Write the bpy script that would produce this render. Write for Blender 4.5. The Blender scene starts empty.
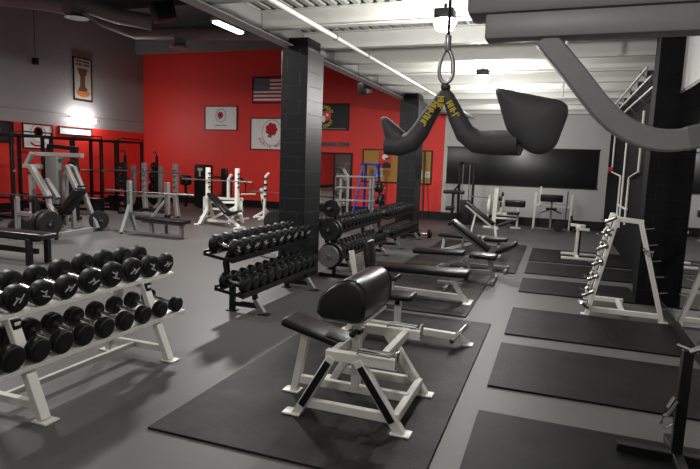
import bpy, bmesh, math, random
from mathutils import Vector, Matrix
random.seed(7)
V = Vector
COL = bpy.context.scene.collection
SC = bpy.context.scene

# ------------------------------------------------------------------ materials
def nodes(name):
    m = bpy.data.materials.new(name); m.use_nodes = True
    nt = m.node_tree; b = nt.nodes['Principled BSDF']
    return m, nt, b
def setp(b, **k):
    for n, v in k.items():
        n = n.replace('_', ' ')
        if n in b.inputs: b.inputs[n].default_value = v
def mat(name, col, rough=.5, metal=0., var=.12, scale=6., bump=0., bscale=60., rvar=.08, spec=.5, detail=4):
    m, nt, b = nodes(name)
    setp(b, Roughness=rough, Metallic=metal, Specular_IOR_Level=spec)
    tc = nt.nodes.new('ShaderNodeTexCoord')
    n = nt.nodes.new('ShaderNodeTexNoise'); n.inputs['Scale'].default_value = scale; n.inputs['Detail'].default_value = detail
    nt.links.new(tc.outputs['Object'], n.inputs['Vector'])
    mx = nt.nodes.new('ShaderNodeMix'); mx.data_type = 'RGBA'
    mx.inputs[6].default_value = (*[c*(1-var) for c in col], 1)
    mx.inputs[7].default_value = (*[min(1, c*(1+var)) for c in col], 1)
    nt.links.new(n.outputs['Fac'], mx.inputs[0]); nt.links.new(mx.outputs[2], b.inputs['Base Color'])
    mr = nt.nodes.new('ShaderNodeMapRange'); mr.inputs[3].default_value = max(.02, rough-rvar); mr.inputs[4].default_value = min(1, rough+rvar)
    nt.links.new(n.outputs['Fac'], mr.inputs[0]); nt.links.new(mr.outputs[0], b.inputs['Roughness'])
    if bump:
        n2 = nt.nodes.new('ShaderNodeTexNoise'); n2.inputs['Scale'].default_value = bscale
        nt.links.new(tc.outputs['Object'], n2.inputs['Vector'])
        bp = nt.nodes.new('ShaderNodeBump'); bp.inputs['Strength'].default_value = bump; bp.inputs['Distance'].default_value = .004
        nt.links.new(n2.outputs['Fac'], bp.inputs['Height']); nt.links.new(bp.outputs[0], b.inputs['Normal'])
    return m
def emis(name, col, s):
    m, nt, b = nodes(name); setp(b, Base_Color=(*col, 1), Emission_Color=(*col, 1), Emission_Strength=s); return m
def block_mat(name, col, joint, rough=.35, bw=.4, bh=.2, spec=.3):
    m, nt, b = nodes(name)
    tc = nt.nodes.new('ShaderNodeTexCoord'); sp = nt.nodes.new('ShaderNodeSeparateXYZ'); nt.links.new(tc.outputs['Object'], sp.inputs[0])
    ad = nt.nodes.new('ShaderNodeMath'); ad.operation = 'ADD'; nt.links.new(sp.outputs[0], ad.inputs[0]); nt.links.new(sp.outputs[1], ad.inputs[1])
    cb = nt.nodes.new('ShaderNodeCombineXYZ'); nt.links.new(ad.outputs[0], cb.inputs[0]); nt.links.new(sp.outputs[2], cb.inputs[1])
    br = nt.nodes.new('ShaderNodeTexBrick'); br.offset = .5
    br.inputs['Scale'].default_value = 1; br.inputs['Brick Width'].default_value = bw; br.inputs['Row Height'].default_value = bh
    br.inputs['Mortar Size'].default_value = .006; br.inputs['Mortar Smooth'].default_value = .3
    br.inputs['Color1'].default_value = (*col, 1); br.inputs['Color2'].default_value = (*[c*.85 for c in col], 1); br.inputs['Mortar'].default_value = (*joint, 1)
    nt.links.new(cb.outputs[0], br.inputs['Vector']); nt.links.new(br.outputs['Color'], b.inputs['Base Color'])
    n = nt.nodes.new('ShaderNodeTexNoise'); n.inputs['Scale'].default_value = 90; nt.links.new(tc.outputs['Object'], n.inputs['Vector'])
    mu = nt.nodes.new('ShaderNodeMath'); mu.operation = 'MULTIPLY_ADD'; mu.inputs[1].default_value = .25
    nt.links.new(n.outputs['Fac'], mu.inputs[0])
    iv = nt.nodes.new('ShaderNodeMath'); iv.operation = 'SUBTRACT'; iv.inputs[0].default_value = 1; nt.links.new(br.outputs['Fac'], iv.inputs[1]); nt.links.new(iv.outputs[0], mu.inputs[2])
    bp = nt.nodes.new('ShaderNodeBump'); bp.inputs['Strength'].default_value = .6; bp.inputs['Distance'].default_value = .006
    nt.links.new(mu.outputs[0], bp.inputs['Height']); nt.links.new(bp.outputs[0], b.inputs['Normal'])
    setp(b, Roughness=rough, Specular_IOR_Level=spec); return m
def mat_rubber_mat(k=1., name='rubber_mat'):
    m, nt, b = nodes(name)
    tc = nt.nodes.new('ShaderNodeTexCoord')
    mp = nt.nodes.new('ShaderNodeMapping'); mp.inputs['Rotation'].default_value = (0, 0, .785); nt.links.new(tc.outputs['Object'], mp.inputs[0])
    ck = nt.nodes.new('ShaderNodeTexChecker'); ck.inputs['Scale'].default_value = 45; nt.links.new(mp.outputs[0], ck.inputs[0])
    n = nt.nodes.new('ShaderNodeTexNoise'); n.inputs['Scale'].default_value = 2.3; n.inputs['Detail'].default_value = 9; n.inputs['Roughness'].default_value = .62; nt.links.new(tc.outputs['Object'], n.inputs['Vector'])
    cr = nt.nodes.new('ShaderNodeValToRGB'); cr.color_ramp.elements[0].position = .38; cr.color_ramp.elements[1].position = .68
    cr.color_ramp.elements[0].color = (.003*k, .003*k, .0031*k, 1); cr.color_ramp.elements[1].color = (.012*k, .012*k, .0117*k, 1)
    nt.links.new(n.outputs['Fac'], cr.inputs[0]); nt.links.new(cr.outputs[0], b.inputs['Base Color'])
    bp = nt.nodes.new('ShaderNodeBump'); bp.inputs['Strength'].default_value = .9; bp.inputs['Distance'].default_value = .004
    nt.links.new(ck.outputs['Fac'], bp.inputs['Height']); nt.links.new(bp.outputs[0], b.inputs['Normal'])
    setp(b, Roughness=.5, Specular_IOR_Level=.1); return m
def floor_mat():
    m, nt, b = nodes('floor_paint')
    tc = nt.nodes.new('ShaderNodeTexCoord')
    n = nt.nodes.new('ShaderNodeTexNoise'); n.inputs['Scale'].default_value = .5; n.inputs['Detail'].default_value = 6; nt.links.new(tc.outputs['Object'], n.inputs['Vector'])
    n2 = nt.nodes.new('ShaderNodeTexNoise'); n2.inputs['Scale'].default_value = 260; n2.inputs['Detail'].default_value = 2; nt.links.new(tc.outputs['Object'], n2.inputs['Vector'])
    mx = nt.nodes.new('ShaderNodeMix'); mx.data_type = 'RGBA'
    mx.inputs[6].default_value = (.058, .055, .052, 1); mx.inputs[7].default_value = (.098, .094, .088, 1)
    nt.links.new(n.outputs['Fac'], mx.inputs[0])
    m2 = nt.nodes.new('ShaderNodeMix'); m2.data_type = 'RGBA'; m2.blend_type = 'OVERLAY'; m2.inputs[0].default_value = .35
    nt.links.new(mx.outputs[2], m2.inputs[6]); nt.links.new(n2.outputs['Color'], m2.inputs[7])
    hs = nt.nodes.new('ShaderNodeHueSaturation'); hs.inputs['Saturation'].default_value = .6; nt.links.new(m2.outputs[2], hs.inputs['Color'])
    nt.links.new(hs.outputs[0], b.inputs['Base Color'])
    setp(b, Roughness=.5, Specular_IOR_Level=.35); return m

M = dict(
    floor=floor_mat(), rmat=mat_rubber_mat(), rmatw=mat_rubber_mat(2.4, 'worn_rubber_mat'),
    red=mat('red_wall_paint', (.70, .028, .018), .55, scale=3, var=.06, bump=.05),
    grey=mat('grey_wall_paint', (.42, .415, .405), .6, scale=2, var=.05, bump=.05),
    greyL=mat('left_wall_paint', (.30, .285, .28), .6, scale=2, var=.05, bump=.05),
    base=mat('black_baseboard', (.006, .006, .007), .5, spec=.3),
    block=block_mat('black_block', (.010, .010, .0115), (.019, .019, .020), .4),
    blockR=block_mat('black_block_gloss', (.008, .008, .009), (.011, .011, .011), .75, spec=.06),
    white=mat('white_powder_coat', (.62, .61, .56), .38, scale=9, var=.07),
    steelp=mat('grey_powder_coat', (.15, .15, .145), .38, scale=9, var=.12),
    silver=mat('silver_paint', (.22, .22, .212), .33, metal=.35, scale=9, var=.1),
    chrome=mat('chrome', (.72, .72, .72), .14, metal=1, var=.05),
    steel=mat('worn_steel', (.33, .33, .33), .32, metal=.9, var=.15),
    blk=mat('black_powder_coat', (.006, .006, .0065), .42, scale=9, spec=.3),
    vinyl=mat('black_vinyl', (.006, .006, .0065), .3, scale=14, bump=.25, bscale=160, rvar=.06),
    rubber=mat('black_rubber', (.0055, .0055, .006), .45, scale=12, bump=.1, spec=.3),
    plate=mat('cast_iron_plate', (.009, .009, .0095), .5, scale=10, spec=.3),
    worn=mat('worn_grey_plate', (.10, .10, .098), .5, var=.5, scale=25), grip=mat('grey_rubber_grip', (.045, .045, .048), .62, scale=30, bump=.3, bscale=220),
    frameg=mat('dark_grey_frame', (.21, .213, .22), .42, scale=6, var=.07),
    mark=mat('white_marking', (.38, .38, .38), .6), yellow=mat('yellow_lettering', (.62, .47, .03), .6),
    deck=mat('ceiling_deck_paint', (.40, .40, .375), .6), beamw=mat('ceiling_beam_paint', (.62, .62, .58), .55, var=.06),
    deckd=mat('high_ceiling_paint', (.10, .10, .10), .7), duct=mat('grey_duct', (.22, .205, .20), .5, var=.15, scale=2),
    girder=mat('girder_paint', (.33, .33, .32), .5),
    glow=emis('lamp_glass', (1, .98, .94), 22), glow2=emis('tube_glass', (1, .97, .92), 7),
    flagr=mat('flag_red', (.45, .02, .03), .7), flagw=mat('flag_white', (.85, .80, .76), .7), flagb=mat('flag_blue', (.015, .018, .07), .7),
    cloth=mat('white_banner_cloth', (.82, .81, .80), .8, scale=2.2, var=.12), rose=mat('rose_red', (.5, .01, .02), .8, scale=18, var=.4),
    leaf=mat('leaf_green', (.02, .18, .06), .8), green=mat('pale_green_ring', (.18, .36, .26), .8),
    bflag=mat('black_banner_cloth', (.012, .013, .017), .6, scale=2, var=.5), pink=mat('pink_red', (.75, .07, .09), .7),
    orange=mat('orange_ink', (.5, .15, .04), .7),
    cork=mat('cork', (.42, .22, .05), .9, scale=40, var=.15), paper=mat('paper', (.6, .58, .52), .8), postr=mat('poster_red', (.6, .03, .03), .6),
    dark=mat('dark_ink', (.012, .011, .012), .7), blue=mat('blue_ladder_paint', (.012, .025, .30), .4),
    mirror=mat('mirror_glass', (.62, .62, .62), .03, metal=1, var=.01, rvar=.01),
    panel=mat('black_glossy_panel', (.010, .010, .011), .33, var=.2, scale=1.5, spec=.35),
    brown=mat('brown_ink', (.12, .05, .03), .8), gold=mat('cream_paper', (.42, .38, .31), .8),
    greenpad=mat('lime_pad', (.25, .42, .03), .6), signg=mat('sign_strip', (.28, .07, .06), .6),
)

# ------------------------------------------------------------------ mesh builder
class MB:
    def __init__(s): s.v = []; s.f = []; s.m = []; s.sm = []
    def add(s, bm, mi=0, smooth=True):
        o = len(s.v); bm.verts.ensure_lookup_table(); bm.verts.index_update()
        s.v += [tuple(v.co) for v in bm.verts]
        for f in bm.faces: s.f.append([o+v.index for v in f.verts]); s.m.append(mi); s.sm.append(smooth)
        bm.free(); return s
    def box(s, c, sz, R=None, bev=0, seg=2, mi=0):
        bm = bmesh.new(); bmesh.ops.create_cube(bm, size=1)
        for v in bm.verts: v.co = V((v.co.x*sz[0], v.co.y*sz[1], v.co.z*sz[2]))
        if bev: bmesh.ops.bevel(bm, geom=bm.edges[:], offset=min(bev, min(sz)*.49), segments=seg, profile=.5, affect='EDGES')
        T = Matrix.Translation(V(c)) @ (R.to_4x4() if R else Matrix())
        bm.transform(T); return s.add(bm, mi)
    def ab(s, a, b, **k):
        a, b = V(a), V(b); return s.box((a+b)/2, [abs(x) for x in (b-a)], **k)
    def beam(s, p, q, w, h=None, up=(0, 0, 1), bev=.004, mi=0, seg=1):
        p, q = V(p), V(q); h = h or w; d = q-p; L = d.length; x = d.normalized(); u = V(up)
        if abs(x.dot(u)) > .98: u = V((0, 1, 0)) if abs(x.y) < .9 else V((1, 0, 0))
        y = u.cross(x).normalized(); z = x.cross(y)
        R = Matrix((x, y, z)).transposed()
        return s.box((p+q)/2, (L, w, h), R=R, bev=bev, mi=mi, seg=seg)
    def cyl(s, p, q, r, r2=None, seg=20, mi=0, bev=0, bseg=2):
        p, q = V(p), V(q); d = q-p
        bm = bmesh.new(); bmesh.ops.create_cone(bm, cap_ends=True, segments=seg, radius1=r, radius2=r if r2 is None else r2, depth=d.length)
        if bev:
            e = [e for e in bm.edges if abs(e.verts[0].co.z-e.verts[1].co.z) < 1e-6]
            bmesh.ops.bevel(bm, geom=e, offset=bev, segments=bseg, profile=.5, affect='EDGES')
        R = V((0, 0, 1)).rotation_difference(d).to_matrix().to_4x4()
        bm.transform(Matrix.Translation((p+q)/2) @ R); return s.add(bm, mi)
    def sph(s, c, sz, R=None, seg=16, mi=0):
        bm = bmesh.new(); bmesh.ops.create_uvsphere(bm, u_segments=seg, v_segments=max(6, seg//2), radius=1)
        for v in bm.verts: v.co = V((v.co.x*sz[0], v.co.y*sz[1], v.co.z*sz[2]))
        bm.transform(Matrix.Translation(V(c)) @ (R.to_4x4() if R else Matrix())); return s.add(bm, mi)
    def prism(s, pts, y0, y1, plane='xz', bev=0, seg=3, mi=0, smooth=True):
        bm = bmesh.new()
        f = {'xz': lambda a, b, t: (a, t, b), 'yz': lambda a, b, t: (t, a, b), 'xy': lambda a, b, t: (a, b, t)}[plane]
        A = [bm.verts.new(f(a, b, y0)) for a, b in pts]; B = [bm.verts.new(f(a, b, y1)) for a, b in pts]; n = len(pts)
        fa = bm.faces.new(A); fb = bm.faces.new(B[::-1])
        for i in range(n): bm.faces.new((A[i], B[i], B[(i+1) % n], A[(i+1) % n]))
        bmesh.ops.recalc_face_normals(bm, faces=bm.faces[:])
        if bev: bmesh.ops.bevel(bm, geom=list(set(fa.edges[:]+fb.edges[:])), offset=bev, segments=seg, profile=.5, affect='EDGES')
        return s.add(bm, mi, smooth)
    def tube(s, pts, r, seg=12, closed=False, mi=0, rect=None, up=(0, 0, 1), rads=None):
        pts = [V(p) for p in pts]; n = len(pts); bm = bmesh.new(); rings = []; u = V(up)
        for i, p in enumerate(pts):
            a = pts[(i-1) % n] if (closed or i) else p; b = pts[(i+1) % n] if (closed or i < n-1) else p
            t = (b-a).normalized(); uu = u if abs(t.dot(u)) < .97 else V((.3, .9, .1))
            y = uu.cross(t).normalized(); z = t.cross(y); ring = []
            if rect:
                w, h = rect; prof = [(-w, -h), (w, -h), (w, h), (-w, h)]
                c = min(w, h)*.18
                prof = [(-w+c, -h), (w-c, -h), (w, -h+c), (w, h-c), (w-c, h), (-w+c, h), (-w, h-c), (-w, -h+c)]
                ring = [bm.verts.new(p+y*x_+z*z_) for x_, z_ in prof]
            else:
                rr = rads[i] if rads else r
                ring = [bm.verts.new(p+y*rr*math.cos(2*math.pi*k/seg)+z*rr*math.sin(2*math.pi*k/seg)) for k in range(seg)]
            rings.append(ring)
        k = len(rings[0]); m_ = n if closed else n-1
        for i in range(m_):
            A, B = rings[i], rings[(i+1) % n]
            for j in range(k): bm.faces.new((A[j], A[(j+1) % k], B[(j+1) % k], B[j]))
        if not closed: bm.faces.new(rings[0][::-1]); bm.faces.new(rings[-1])
        bmesh.ops.recalc_face_normals(bm, faces=bm.faces[:]); return s.add(bm, mi)
    def quad(s, pts, mi=0):
        o = len(s.v); s.v += [tuple(p) for p in pts]; s.f.append(list(range(o, o+len(pts)))); s.m.append(mi); s.sm.append(False); return s
    def done(s, name, m, parent=None, world=True, label=None):
        me = bpy.data.meshes.new(name)
        off = V((0, 0, 0))
        if parent is not None and world:
            p = parent
            while p: off += p.location; p = p.parent
        me.from_pydata([tuple(V(v)-off) for v in s.v], [], s.f)
        ms = m if isinstance(m, (list, tuple)) else [m]
        for x in ms: me.materials.append(M[x] if isinstance(x, str) else x)
        me.polygons.foreach_set('material_index', s.m); me.polygons.foreach_set('use_smooth', s.sm)
        me.update(); me.set_sharp_from_angle(angle=.7)
        o = bpy.data.objects.new(name, me); COL.objects.link(o)
        if parent is not None: o.parent = parent
        if label: o['label'] = label
        return o
def tag(o, label, cat, group=None):
    o['label'] = label; o['category'] = cat
    if group: o['group'] = group
    return o
def thing(name, label, cat, loc=(0, 0, 0), rz=0, group=None):
    o = bpy.data.objects.new(name, None); o.location = loc; o.rotation_euler = (0, 0, rz); o.empty_display_size = .1
    COL.objects.link(o); return tag(o, label, cat, group)
def struct(name, mb, m):
    o = mb.done(name, m); o['kind'] = 'structure'; return o
def textmesh(body, size, m, parent, mtx, name='lettering', ext=.002, bold=.0, align='CENTER'):
    c = bpy.data.curves.new('t', 'FONT'); c.body = body; c.size = size; c.extrude = ext; c.offset = bold; c.align_x = align; c.align_y = 'CENTER'
    o = bpy.data.objects.new('t', c); COL.objects.link(o); bpy.context.view_layer.update()
    dg = bpy.context.evaluated_depsgraph_get(); me = bpy.data.meshes.new_from_object(o.evaluated_get(dg))
    bpy.data.objects.remove(o); me.transform(mtx); me.materials.clear(); me.materials.append(M[m]); me.name = name
    r = bpy.data.objects.new(name, me); COL.objects.link(r); r.parent = parent; return r
def RY(a): return Matrix.Rotation(a, 3, 'Y')
def RX(a): return Matrix.Rotation(a, 3, 'X')
def RZ(a): return Matrix.Rotation(a, 3, 'Z')
ORD = ['first', 'second', 'third', 'fourth', 'fifth', 'sixth', 'seventh', 'eighth', 'ninth', 'tenth', 'eleventh', 'twelfth', 'thirteenth', 'fourteenth']

# ------------------------------------------------------------------ the room
WY = 18.3; LX = -15.5; XR = -3.5; BK = -2.2
struct('floor', MB().ab((LX-.2, BK-.2, -.1), (1.7, WY+.2, 0)), 'floor')
m = MB(); m.ab((LX-.2, WY, 0), (XR, WY+.2, 6.0)); struct('wall_back', m, 'red')
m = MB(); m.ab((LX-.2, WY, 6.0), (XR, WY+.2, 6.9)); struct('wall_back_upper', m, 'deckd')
m = MB(); m.ab((XR, WY, 0), (1.7, WY+.2, 3.9)); struct('wall_back_right', m, 'grey')
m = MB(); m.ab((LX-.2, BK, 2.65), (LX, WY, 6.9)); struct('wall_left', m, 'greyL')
m = MB(); m.ab((LX-.2, BK, 0), (LX, WY, 2.65)); struct('wall_left_lower', m, 'red')
m = MB(); m.ab((1.38, 8.25, 0), (1.7, WY, 3.9)); struct('wall_right', m, 'blockR')
m = MB(); m.ab((1.375, BK, 0), (1.7, 8.25, 3.9)); struct('wall_right_near', m, 'grey')
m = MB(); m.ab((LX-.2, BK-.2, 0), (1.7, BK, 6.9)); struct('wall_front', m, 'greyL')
m = MB(); m.ab((LX, WY-.03, 0), (1.38, WY, .26)); struct('baseboard_back', m, 'base')
m = MB(); m.ab((LX, BK, 0), (LX+.03, WY-.03, .2)); struct('baseboard_left', m, 'base')
m = MB(); m.ab((LX, BK, 3.03), (LX+.012, WY, 3.06)); m2_ = MB(); m2_.ab((1.345, BK, 0), (1.375, 8.2, .078)); struct('baseboard_right', m2_, 'base'); struct('trim_1', m, mat('tan_trim', (.30, .20, .15), .7))
m = MB(); m.ab((XR-.015, WY-.02, .26), (XR+.13, WY, 3.5)); struct('trim_2', m, mat('pale_corner_trim', (.45, .45, .42), .6))

# low ceiling bay: corrugated deck + cross beams + girder
GX = -3.75; DZ = 3.63
m = MB(); x = GX-.05; pts = []; P = .15
while x < 1.7:
    pts += [(x, DZ), (x+.07, DZ), (x+.085, DZ+.05), (x+.135, DZ+.05)]; x += P
pts += [(x, DZ), (x, DZ+.12), (GX-.05, DZ+.12)]
m.prism(pts, BK, WY, 'xz', smooth=False); struct('ceiling', m, 'deck')
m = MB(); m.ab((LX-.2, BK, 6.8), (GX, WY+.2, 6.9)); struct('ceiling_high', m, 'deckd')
n = 3
y = .4
while y < 18:
    m = MB(); m.ab((GX+.02, y-.006, 3.40), (1.5, y+.006, DZ)); m.ab((GX+.02, y-.06, 3.395), (1.5, y+.06, 3.41)); m.ab((GX+.02, y-.06, DZ-.012), (1.5, y+.06, DZ))
    m.ab((GX+.02, y, 3.41), (1.5, y+.05, DZ-.012))
    struct('trim_%d' % n, m, 'beamw'); n += 1; y += 1.25
m = MB(); m.ab((GX-.09, BK, 3.355), (GX+.09, WY, 3.372)); m.ab((GX-.008, BK, 3.37), (GX+.008, WY, DZ)); m.ab((GX-.09, BK, DZ-.01), (GX+.02, WY, DZ+.14))
struct('trim_%d' % n, m, 'girder'); n += 1
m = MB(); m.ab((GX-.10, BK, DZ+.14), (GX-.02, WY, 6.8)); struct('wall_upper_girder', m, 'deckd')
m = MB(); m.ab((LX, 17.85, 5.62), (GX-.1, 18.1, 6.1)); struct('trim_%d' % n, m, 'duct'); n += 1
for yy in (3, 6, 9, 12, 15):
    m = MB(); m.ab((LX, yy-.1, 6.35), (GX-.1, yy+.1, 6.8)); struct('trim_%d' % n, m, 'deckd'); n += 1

# pillars
def pillar(x0, y0, x1, y1, zt, label):
    t = thing('pillar', label, 'pillar', ((x0+x1)/2, (y0+y1)/2, 0))
    MB().ab((x0, y0, 0), (x1, y1, zt), bev=.004, seg=1).done('shaft', 'block', t)
    MB().ab((x0+.07, y0+.06, zt), (x1-.03, y1-.06, zt+.17), bev=.01).done('capital', 'blk', t)
pillar(-3.81, 7.36, -3.40, 7.93, 3.3, 'nearer black concrete block pillar behind the near dumbbell rack')
pillar(-3.72, 13.45, -3.26, 14.1, 3.3, 'farther black block pillar in front of the corkboard')
t = thing('pillar', 'wide black block column behind the white A-frame tree, beside the mirror', 'pillar', (1.31, 8.5, 0))
MB().ab((1.10, 8.2, 0), (1.42, 8.6, 3.6), bev=.004, seg=1).done('shaft', 'blockR', t)

# mirror on right wall
t = thing('wall_mirror', 'large mirror fixed to the right wall beside the floor mats', 'mirror', (1.37, 5, .12))
MB().ab((1.36, 3.45, .12), (1.372, 8.19, 2.72)).done('glass', 'mirror', t)
m = MB(); m.ab((1.348, 3.38, .08), (1.374, 8.2, .12)); m.ab((1.348, 3.38, 2.72), (1.374, 8.2, 2.76)); m.ab((1.348, 3.38, .12), (1.374, 3.45, 2.72)); m.done('frame', 'base', t)
# black glossy panel on grey wall
t = thing('wall_panel', 'long black glossy panel on the pale grey back wall', 'panel', (-1.15, WY, 1.23))
MB().ab((-3.4, WY-.025, 1.235), (1.12, WY-.003, 2.37), bev=.004).done('sheet', 'panel', t)
m = MB(); m.ab((-3.43, WY-.03, 1.205), (1.15, WY-.001, 1.235)); m.ab((-3.43, WY-.03, 2.37), (1.15, WY-.001, 2.40)); m.done('frame', 'base', t)

# exposed pipe under beams, with hangers
t = thing('ceiling_pipe', 'long white sprinkler pipe running below the ceiling beams', 'pipe', (-2.65, 8, 3.3))
MB().cyl((-2.85, -2, 3.28), (-2.57, 17.9, 3.28), .028, seg=14).done('pipe', 'beamw', t)
for yy in (1.6, 4.2, 6.7, 7.9, 11.6, 14.2):
    xx = -2.85+.28*(yy+2)/19.9
    m = MB(); m.cyl((xx, yy, 3.3), (xx, yy, 3.395), .006, seg=8); m.tube([(xx+.036*math.cos(a*.5236), yy, 3.28+.036*math.sin(a*.5236)) for a in range(12)], .005, 6, closed=True, up=(0, 1, 0)); m.done('hanger', 'steel', t)
# cable tray along right wall
t = thing('cable_tray', 'pale metal rails running along the top of the black right wall', 'rail', (1.2, 12, 3.15))
for i, (xx, zz) in enumerate([(1.06, 3.2), (1.12, 3.08), (1.2, 2.98)]):
    MB().ab((xx-.012, 8.95, zz-.015), (xx+.012, 18.2, zz+.015)).done('rail', 'girder', t)
for yy in (9.6, 11.2, 12.8, 14.4, 16):
    MB().beam((1.04, yy, 3.24), (1.38, yy, 2.93), .03, .02).done('bracket', 'steelp', t)
# hanging rod by right wall
m = MB(); m.cyl((-.02, 7.9, 3.39), (-.02, 7.9, 2.68), .014, seg=10)
tag(m.done('hanging_rod', 'beamw'), 'thin pale rod hanging from the ceiling beams behind the grey arm', 'rod')
# utility pipes on the black right wall
t = thing('wall_pipes', 'white service pipes running up the black wall above the A-frame', 'pipe', (1.33, 12, 1.2))
for pts in ([(1.33, 16.3, 2.82), (1.33, 16.3, 1.75), (1.33, 14.0, 1.66), (1.33, 14.0, .55)], [(1.33, 13.4, 2.82), (1.33, 13.4, .55)], [(1.33, 11.1, 2.82), (1.33, 11.1, 1.76), (1.33, 12.4, 1.64), (1.33, 12.4, .7)]):
    MB().tube(pts, .021, 10, up=(1, 0, 0)).done('pipe', 'beamw', t)
MB().cyl((1.33, 16.3, 1.80), (1.24, 16.3, 1.80), .08, seg=12).done('valve', 'flagr', t, label='red valve wheel')
MB().ab((1.31, 12.3, 1.0), (1.35, 14.05, 1.03)).done('clamp', 'beamw', t)

# ducts (left bay)
t = thing('air_duct', 'big round grey duct crossing above the red wall', 'duct', (-9.5, 14, 5.2))
MB().tube([(-4.0, 14, 5.1), (-7, 14, 5.12), (-12.1, 14, 5.35), (-13.3, 14, 5.75), (-13.9, 14, 6.1)], .17, 20).done('duct', 'duct', t)
for xx in (-5.5, -10.55):
    m = MB(); m.cyl((xx, 14, 4.98), (xx, 14, 5.15), .16, seg=20); m.cyl((xx, 14, 4.9), (xx, 14, 4.98), .3, .17, seg=24); m.cyl((xx, 14, 4.86), (xx, 14, 4.9), .27, .3, seg=24); m.done('diffuser', 'duct', t)
t = thing('air_duct', 'grey duct with a cone outlet in the upper left corner', 'duct', (-14.0, 12, 6))
MB().tube([(-15.3, 11.5, 6.0), (-14.2, 11.9, 6.05), (-13.0, 12.3, 5.95), (-11.9, 13, 5.6), (-11.1, 13.5, 5.5)], .22, 20).done('duct', 'duct', t)
m = MB(); m.cyl((-12.75, 12.4, 5.52), (-12.75, 12.4, 5.8), .17, seg=20); m.cyl((-12.75, 12.4, 5.44), (-12.75, 12.4, 5.54), .32, .18, seg=24); m.done('diffuser', 'duct', t)
t = thing('air_duct', 'thick dim grey duct at the far upper left', 'duct', (-13.5, 10.5, 5.8))
MB().tube([(-15.3, 10.3, 5.42), (-13.4, 10.4, 5.5), (-12.0, 10.6, 5.35), (-11.4, 10.8, 5.25)], .2, 18).done('duct', 'duct', t)

for (xx, yy, zz, q) in ((-7, 14, 5.28, 0), (-10.9, 14, 5.45, 0), (-13.0, 12.3, 6.15, 1), (-12.6, 10.5, 5.6, 2)):
    o = [q_ for q_ in bpy.data.objects if q_.name.startswith('air_duct')][q]
    MB().cyl((xx, yy, zz-.02), (xx, yy, 6.8), .008, seg=6).done('hanger', 'steel', o)
# lamps
def bay_light(x, y, z, label, e=330):
    t = thing('ceiling_light', label, 'light', (x, y, z), group='ceiling lights of the low bay')
    m = MB(); m.box((x, y, z-.04), (.2, .2, .1), bev=.015); m.cyl((x, y, z), (x, y, 3.4), .015, seg=10); m.done('housing', 'blk', t)
    m = MB(); m.cyl((x, y, z-.2), (x, y, z-.09), .085, .13, seg=24, bev=.02); m.done('lamp_shade', 'glow', t)
    l = bpy.data.lights.new('bay', 'POINT'); l.energy = e; l.shadow_soft_size = .05; l.color = (1, .985, .95)
    o = bpy.data.objects.new('ceiling_light_lamp', l); o.location = (x, y, z-.26); COL.objects.link(o)
E_BAY = 150
bay_light(-1.22, 6.0, 3.33, 'bright lamp above the hanging grip, nearest in view', E_BAY)
bay_light(-1.31, 9.86, 3.36, 'bright lamp in the middle of the low ceiling', E_BAY)
bay_light(-1.2, 12.4, 3.36, 'small bright lamp, farthest in the low ceiling', E_BAY)
bay_light(-1.25, 15.6, 3.36, 'lamp over the far machines by the grey wall', E_BAY*.7)
bay_light(-1.25, 2.6, 3.36, 'added unseen fill lamp just overhead, before the hanging grip', E_BAY*.45)  # added out-of-view lamp, lifts the foreground
bay_light(-.9, -.9, 3.36, 'added unseen fill lamp behind the viewer', E_BAY*.65)  # added lamp behind the camera, brightens frame and grip faces turned toward it
def strip(x, y, z, L, label, e, down=True):
    t = thing('fluorescent_light', label, 'light', (x, y, z))
    MB().ab((x-.1, y-L/2-.04, z+.03), (x+.1, y+L/2+.04, z+.1), bev=.01).done('housing', 'girder', t)
    MB().ab((x-.08, y-L/2, z-.02), (x+.08, y+L/2, z+.03), bev=.02).done('tube', 'glow2', t)
    for s in (-1, 1): MB().cyl((x, y+s*L*.4, z+.1), (x, y+s*L*.4, 6.8), .006, seg=6).done('hanger', 'steel', t)
    l = bpy.data.lights.new('strip', 'AREA'); l.shape = 'RECTANGLE'; l.size = .2; l.size_y = L; l.energy = e; l.color = (1, .97, .93)
    o = bpy.data.objects.new('fluorescent_lamp', l); o.location = (x, y, z-.04); COL.objects.link(o)
strip(-6.85, 10.75, 4.52, 1.0, 'bright tube light hanging left of the pillar', 420)
strip(-7.0, 4.6, 4.52, 1.2, 'tube light over the middle of the machine floor', 210)
strip(-11.0, 6.6, 4.6, 1.2, 'added unseen fill tube over the grey press machine', 280)  # added out-of-view tube, fill for the left bay
strip(-7.0, .4, 4.52, 1.2, 'added unseen fill tube at the near end of the machine floor', 70)  # added out-of-view tube, weak fill from the near side of the left bay
# wall wash light
t = thing('wall_light', 'blazing white lamp on the left wall below the framed print', 'light', (LX+.1, 15.0, 2.75))
MB().ab((LX+.001, 14.6, 2.95), (LX+.16, 15.75, 2.99), bev=.01).done('bracket', 'girder', t)
MB().ab((LX+.02, 14.65, 2.80), (LX+.14, 15.7, 2.95), bev=.04).done('tube', 'glow', t)
for yy in (14.9, 15.45):
    l = bpy.data.lights.new('wash', 'POINT'); l.shadow_soft_size = .1; l.energy = 34
    o = bpy.data.objects.new('wall_light_lamp', l); o.location = (LX+.32, yy, 2.97); COL.objects.link(o)

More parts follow.
